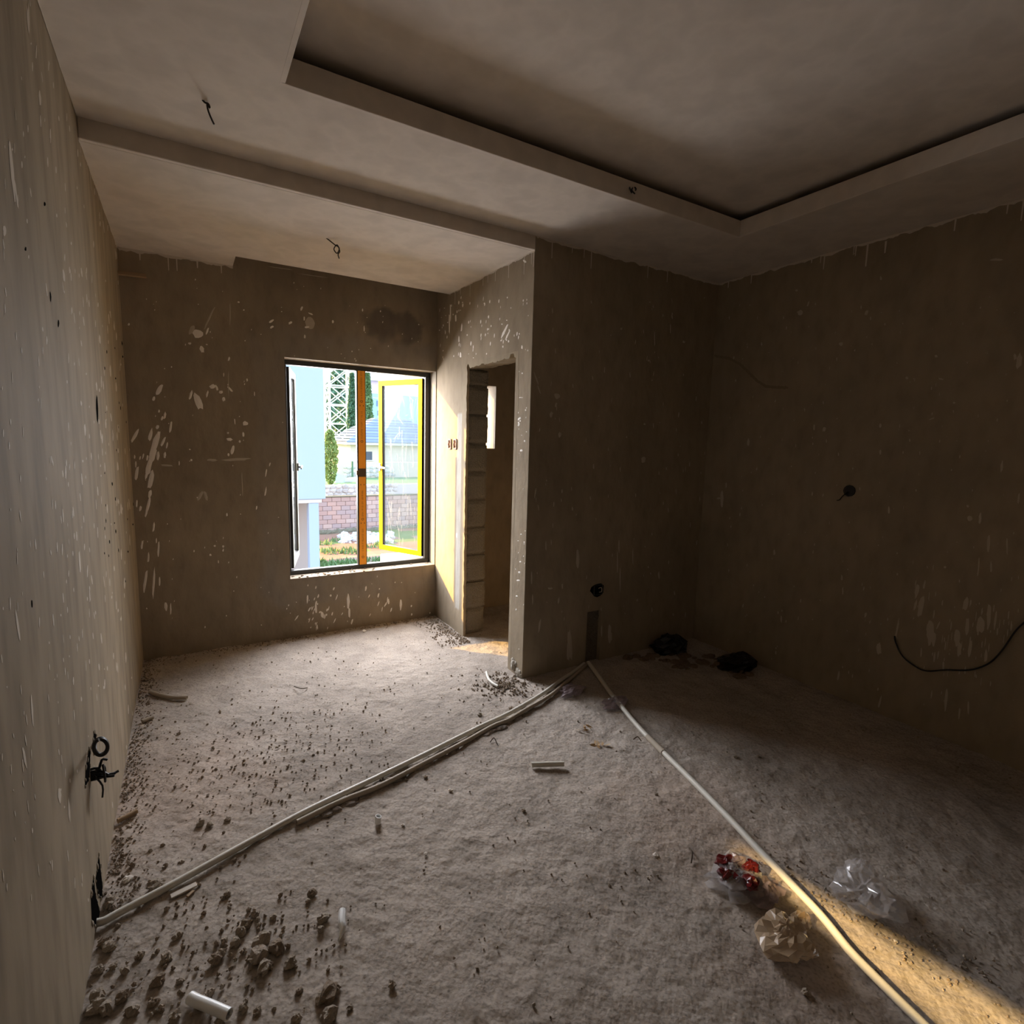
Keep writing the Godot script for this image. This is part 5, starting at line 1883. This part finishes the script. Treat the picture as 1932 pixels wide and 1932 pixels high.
		rr.quad(A2, D2, Vector3(hl + 0.5 - in1, yc, -7.5 + in1), Vector3(hl + 0.5 - in0, ya, -7.5 + in0))
		part("tile_course", rr, M["tile_blue"] if k % 2 else M["tile_blue_dull"], hb)
	var w0 = far(690, 852, zh) - hb.position
	var w1 = far(702, 868, zh) - hb.position
	var wn := MB.new()
	wn.box(Vector3(w0.x, w1.y, -0.02), Vector3(w1.x, w0.y, 0.03))
	var wnd = part("window", wn, M["pane_dark"], hb)
	var wf := MB.new()
	wf.box(Vector3(w0.x - 0.06, w1.y - 0.08, -0.01), Vector3(w1.x + 0.06, w1.y, 0.1))
	part("sill", wf, M["render_white"], wnd)
	# low white wall and a sheet in front of the bungalow
	var lw = thing("garden_wall", Vector3(0, ty, -31.0))
	tag(lw, "low pale stone garden wall in front of the bungalow", "wall")
	var g0 = far(638, 906, -31.0)
	var g1 = far(745, 868, -31.0)
	var gwm := MB.new()
	gwm.box(Vector3(g0.x, 0, -0.2), Vector3(g1.x + 3, far(690, 872, -31).y - ty, 0), 0.01)
	part("wall_body", gwm, M["render_cream"], lw)
	for k in 46:
		var bb = obj("stone", svar[rng.randi_range(0, 4)], M["wall_stone_%d" % rng.randi_range(0, 2)], lw)
		bb.transform = Transform3D(Basis(Vector3.BACK, rng.randf_range(-0.5, 0.5)), Vector3(lerpf(g0.x + 0.4, g1.x, (k % 16 + rng.randf() * 0.4) / 16.0), 0.15 + 0.27 * (k / 16) + rng.randf() * 0.05, 0.0))
	var po := MB.new()
	var pp = far(665, 905, -30.5)
	po.box(Vector3(-0.05, 0, -0.05), Vector3(0.05, 1.1, 0.05))
	var post = part("gate_post", po, M["leaf_2"])
	post.position = Vector3(pp.x, ty, -30.5)
	tag(post, "thin dark green post standing by the garden wall", "post")
	var tm := MB.new()
	var tp = far(650, 908, -27.5)
	tm.quad(Vector3(-0.55, 0.0, 0.2), Vector3(0.4, 0.02, 0.3), Vector3(0.1, 0.3, -0.1), Vector3(-0.6, 0.65, -0.2))
	tm.quad(Vector3(-0.1, 0.05, 0.35), Vector3(0.8, 0.05, 0.3), Vector3(0.75, 0.32, 0.0), Vector3(0.1, 0.25, -0.1))
	tm.quad(Vector3(-0.55, 0.0, 0.2), Vector3(-0.6, 0.65, -0.2), Vector3(-0.8, 0.0, -0.4), Vector3(-0.7, 0.0, 0.0))
	var trp = part("crumpled_sheet", tm, M["tarp"])
	trp.position = Vector3(tp.x, ty + 0.02, -27.5)
	tag(trp, "crumpled pale blue sheet lying behind the stone wall", "sheet")
	# trees
	var s0 = far(624, 915, -26.5)
	tree("leafy_shrub", Vector3(s0.x, ty - 0.1, -26.5), far(624, 812, -26.5).y - ty + 0.1, 0.42, 2600, 0.15, false, M["leaf_0"], "bright green leafy shrub standing beside the blue-white house")
	for q in [[693, 700, 790, -49.5, 0.85, "slender weeping evergreen rising above the bungalow roof"], [664, 720, 850, -54.0, 0.9, "slender dark evergreen between the tower and the bungalow"]]:
		var t = far(q[0], q[1] - 14, q[3])
		tree("slender_tree", Vector3(t.x, ty, q[3]), t.y - ty, q[4], 3200, 0.34, true, M["leaf_1"] if q[3] > -50 else M["leaf_2"], q[5])
	for q in [[620, -71.0, 2.0, 735], [654, -64.5, 1.9, 760], [640, -78.0, 2.6, 700]]:
		var t = far(q[0], q[3], q[1])
		tree("background_tree", Vector3(t.x, ty, q[1]), t.y - ty, q[2], 2600, 0.6, false, M["leaf_2"], "dark green tree seen through the lattice tower", "trees behind the tower")
	# far buildings
	var f1 = thing("far_block", Vector3(0, ty, -88.0))
	var a0 = far(640, 780, -88.0)
	var a1 = far(735, 742, -88.0)
	var m1 := MB.new()
	m1.box(Vector3(a0.x, 0, -10), Vector3(a1.x + 8, far(700, 742, -88).y - ty, 0))
	part("house_wall", m1, M["render_sky"], f1)
	for q in [[710, 756, 716, 766], [712, 775, 718, 784], [686, 756, 689, 766]]:
		var p0 = far(q[0], q[3], -88.0) - f1.position
		var p1 = far(q[2], q[1], -88.0) - f1.position
		var wm := MB.new()
		wm.box(Vector3(p0.x, p0.y, -0.05), Vector3(p1.x, p1.y, 0.08))
		part("window", wm, M["pane_blue"], f1)
	tag(f1, "pale blue far block with small windows behind the trees", "building")
	var f2 = thing("far_block", Vector3(0, ty, -105.0))
	var m2 := MB.new()
	var c0 = far(600, 760, -105.0)
	var c1 = far(727, 690, -105.0)
	m2.box(Vector3(c0.x, 0, -10), Vector3(c1.x, far(700, 690, -105).y - ty, 0))
	part("house_wall", m2, M["render_pink"], f2)
	var m3 := MB.new()
	m3.box(Vector3(c0.x - 0.3, far(700, 718, -105).y - ty, 0), Vector3(c1.x + 0.3, far(700, 715, -105).y - ty, 0.5))
	part("band", m3, M["render_white"], f2)
	tag(f2, "pinkish far block rising behind the pale blue one", "building")
	# white ledge of this house outside the right end of the window
	var lg := MB.new()
	lg.box(Vector3(2.02, 0.30, -1.0), Vector3(3.2, 0.40, -0.24), 0.01)
	tag(part("window_ledge", lg, M["render_white"]), "white ledge outside below the open yellow leaf", "ledge")
	# overhead wires from the tower to the far block
	for q in [[706, 744, "upper overhead wire from the lattice tower to the pale blue block"], [730, 752, "lower overhead wire from the lattice tower to the pale blue block"]]:
		var wv := MB.new()
		var pa = far(661, q[0], zt + hw)
		var pb2 = far(733, q[1], -87.95)
		wv.tube(smooth_path([pa, pa.lerp(pb2, 0.5) - Vector3(0, 0.5, 0), pb2], 6), 0.045, 5)
		tag(part("overhead_wire", wv, M["steel_white"]), q[2], "wire")
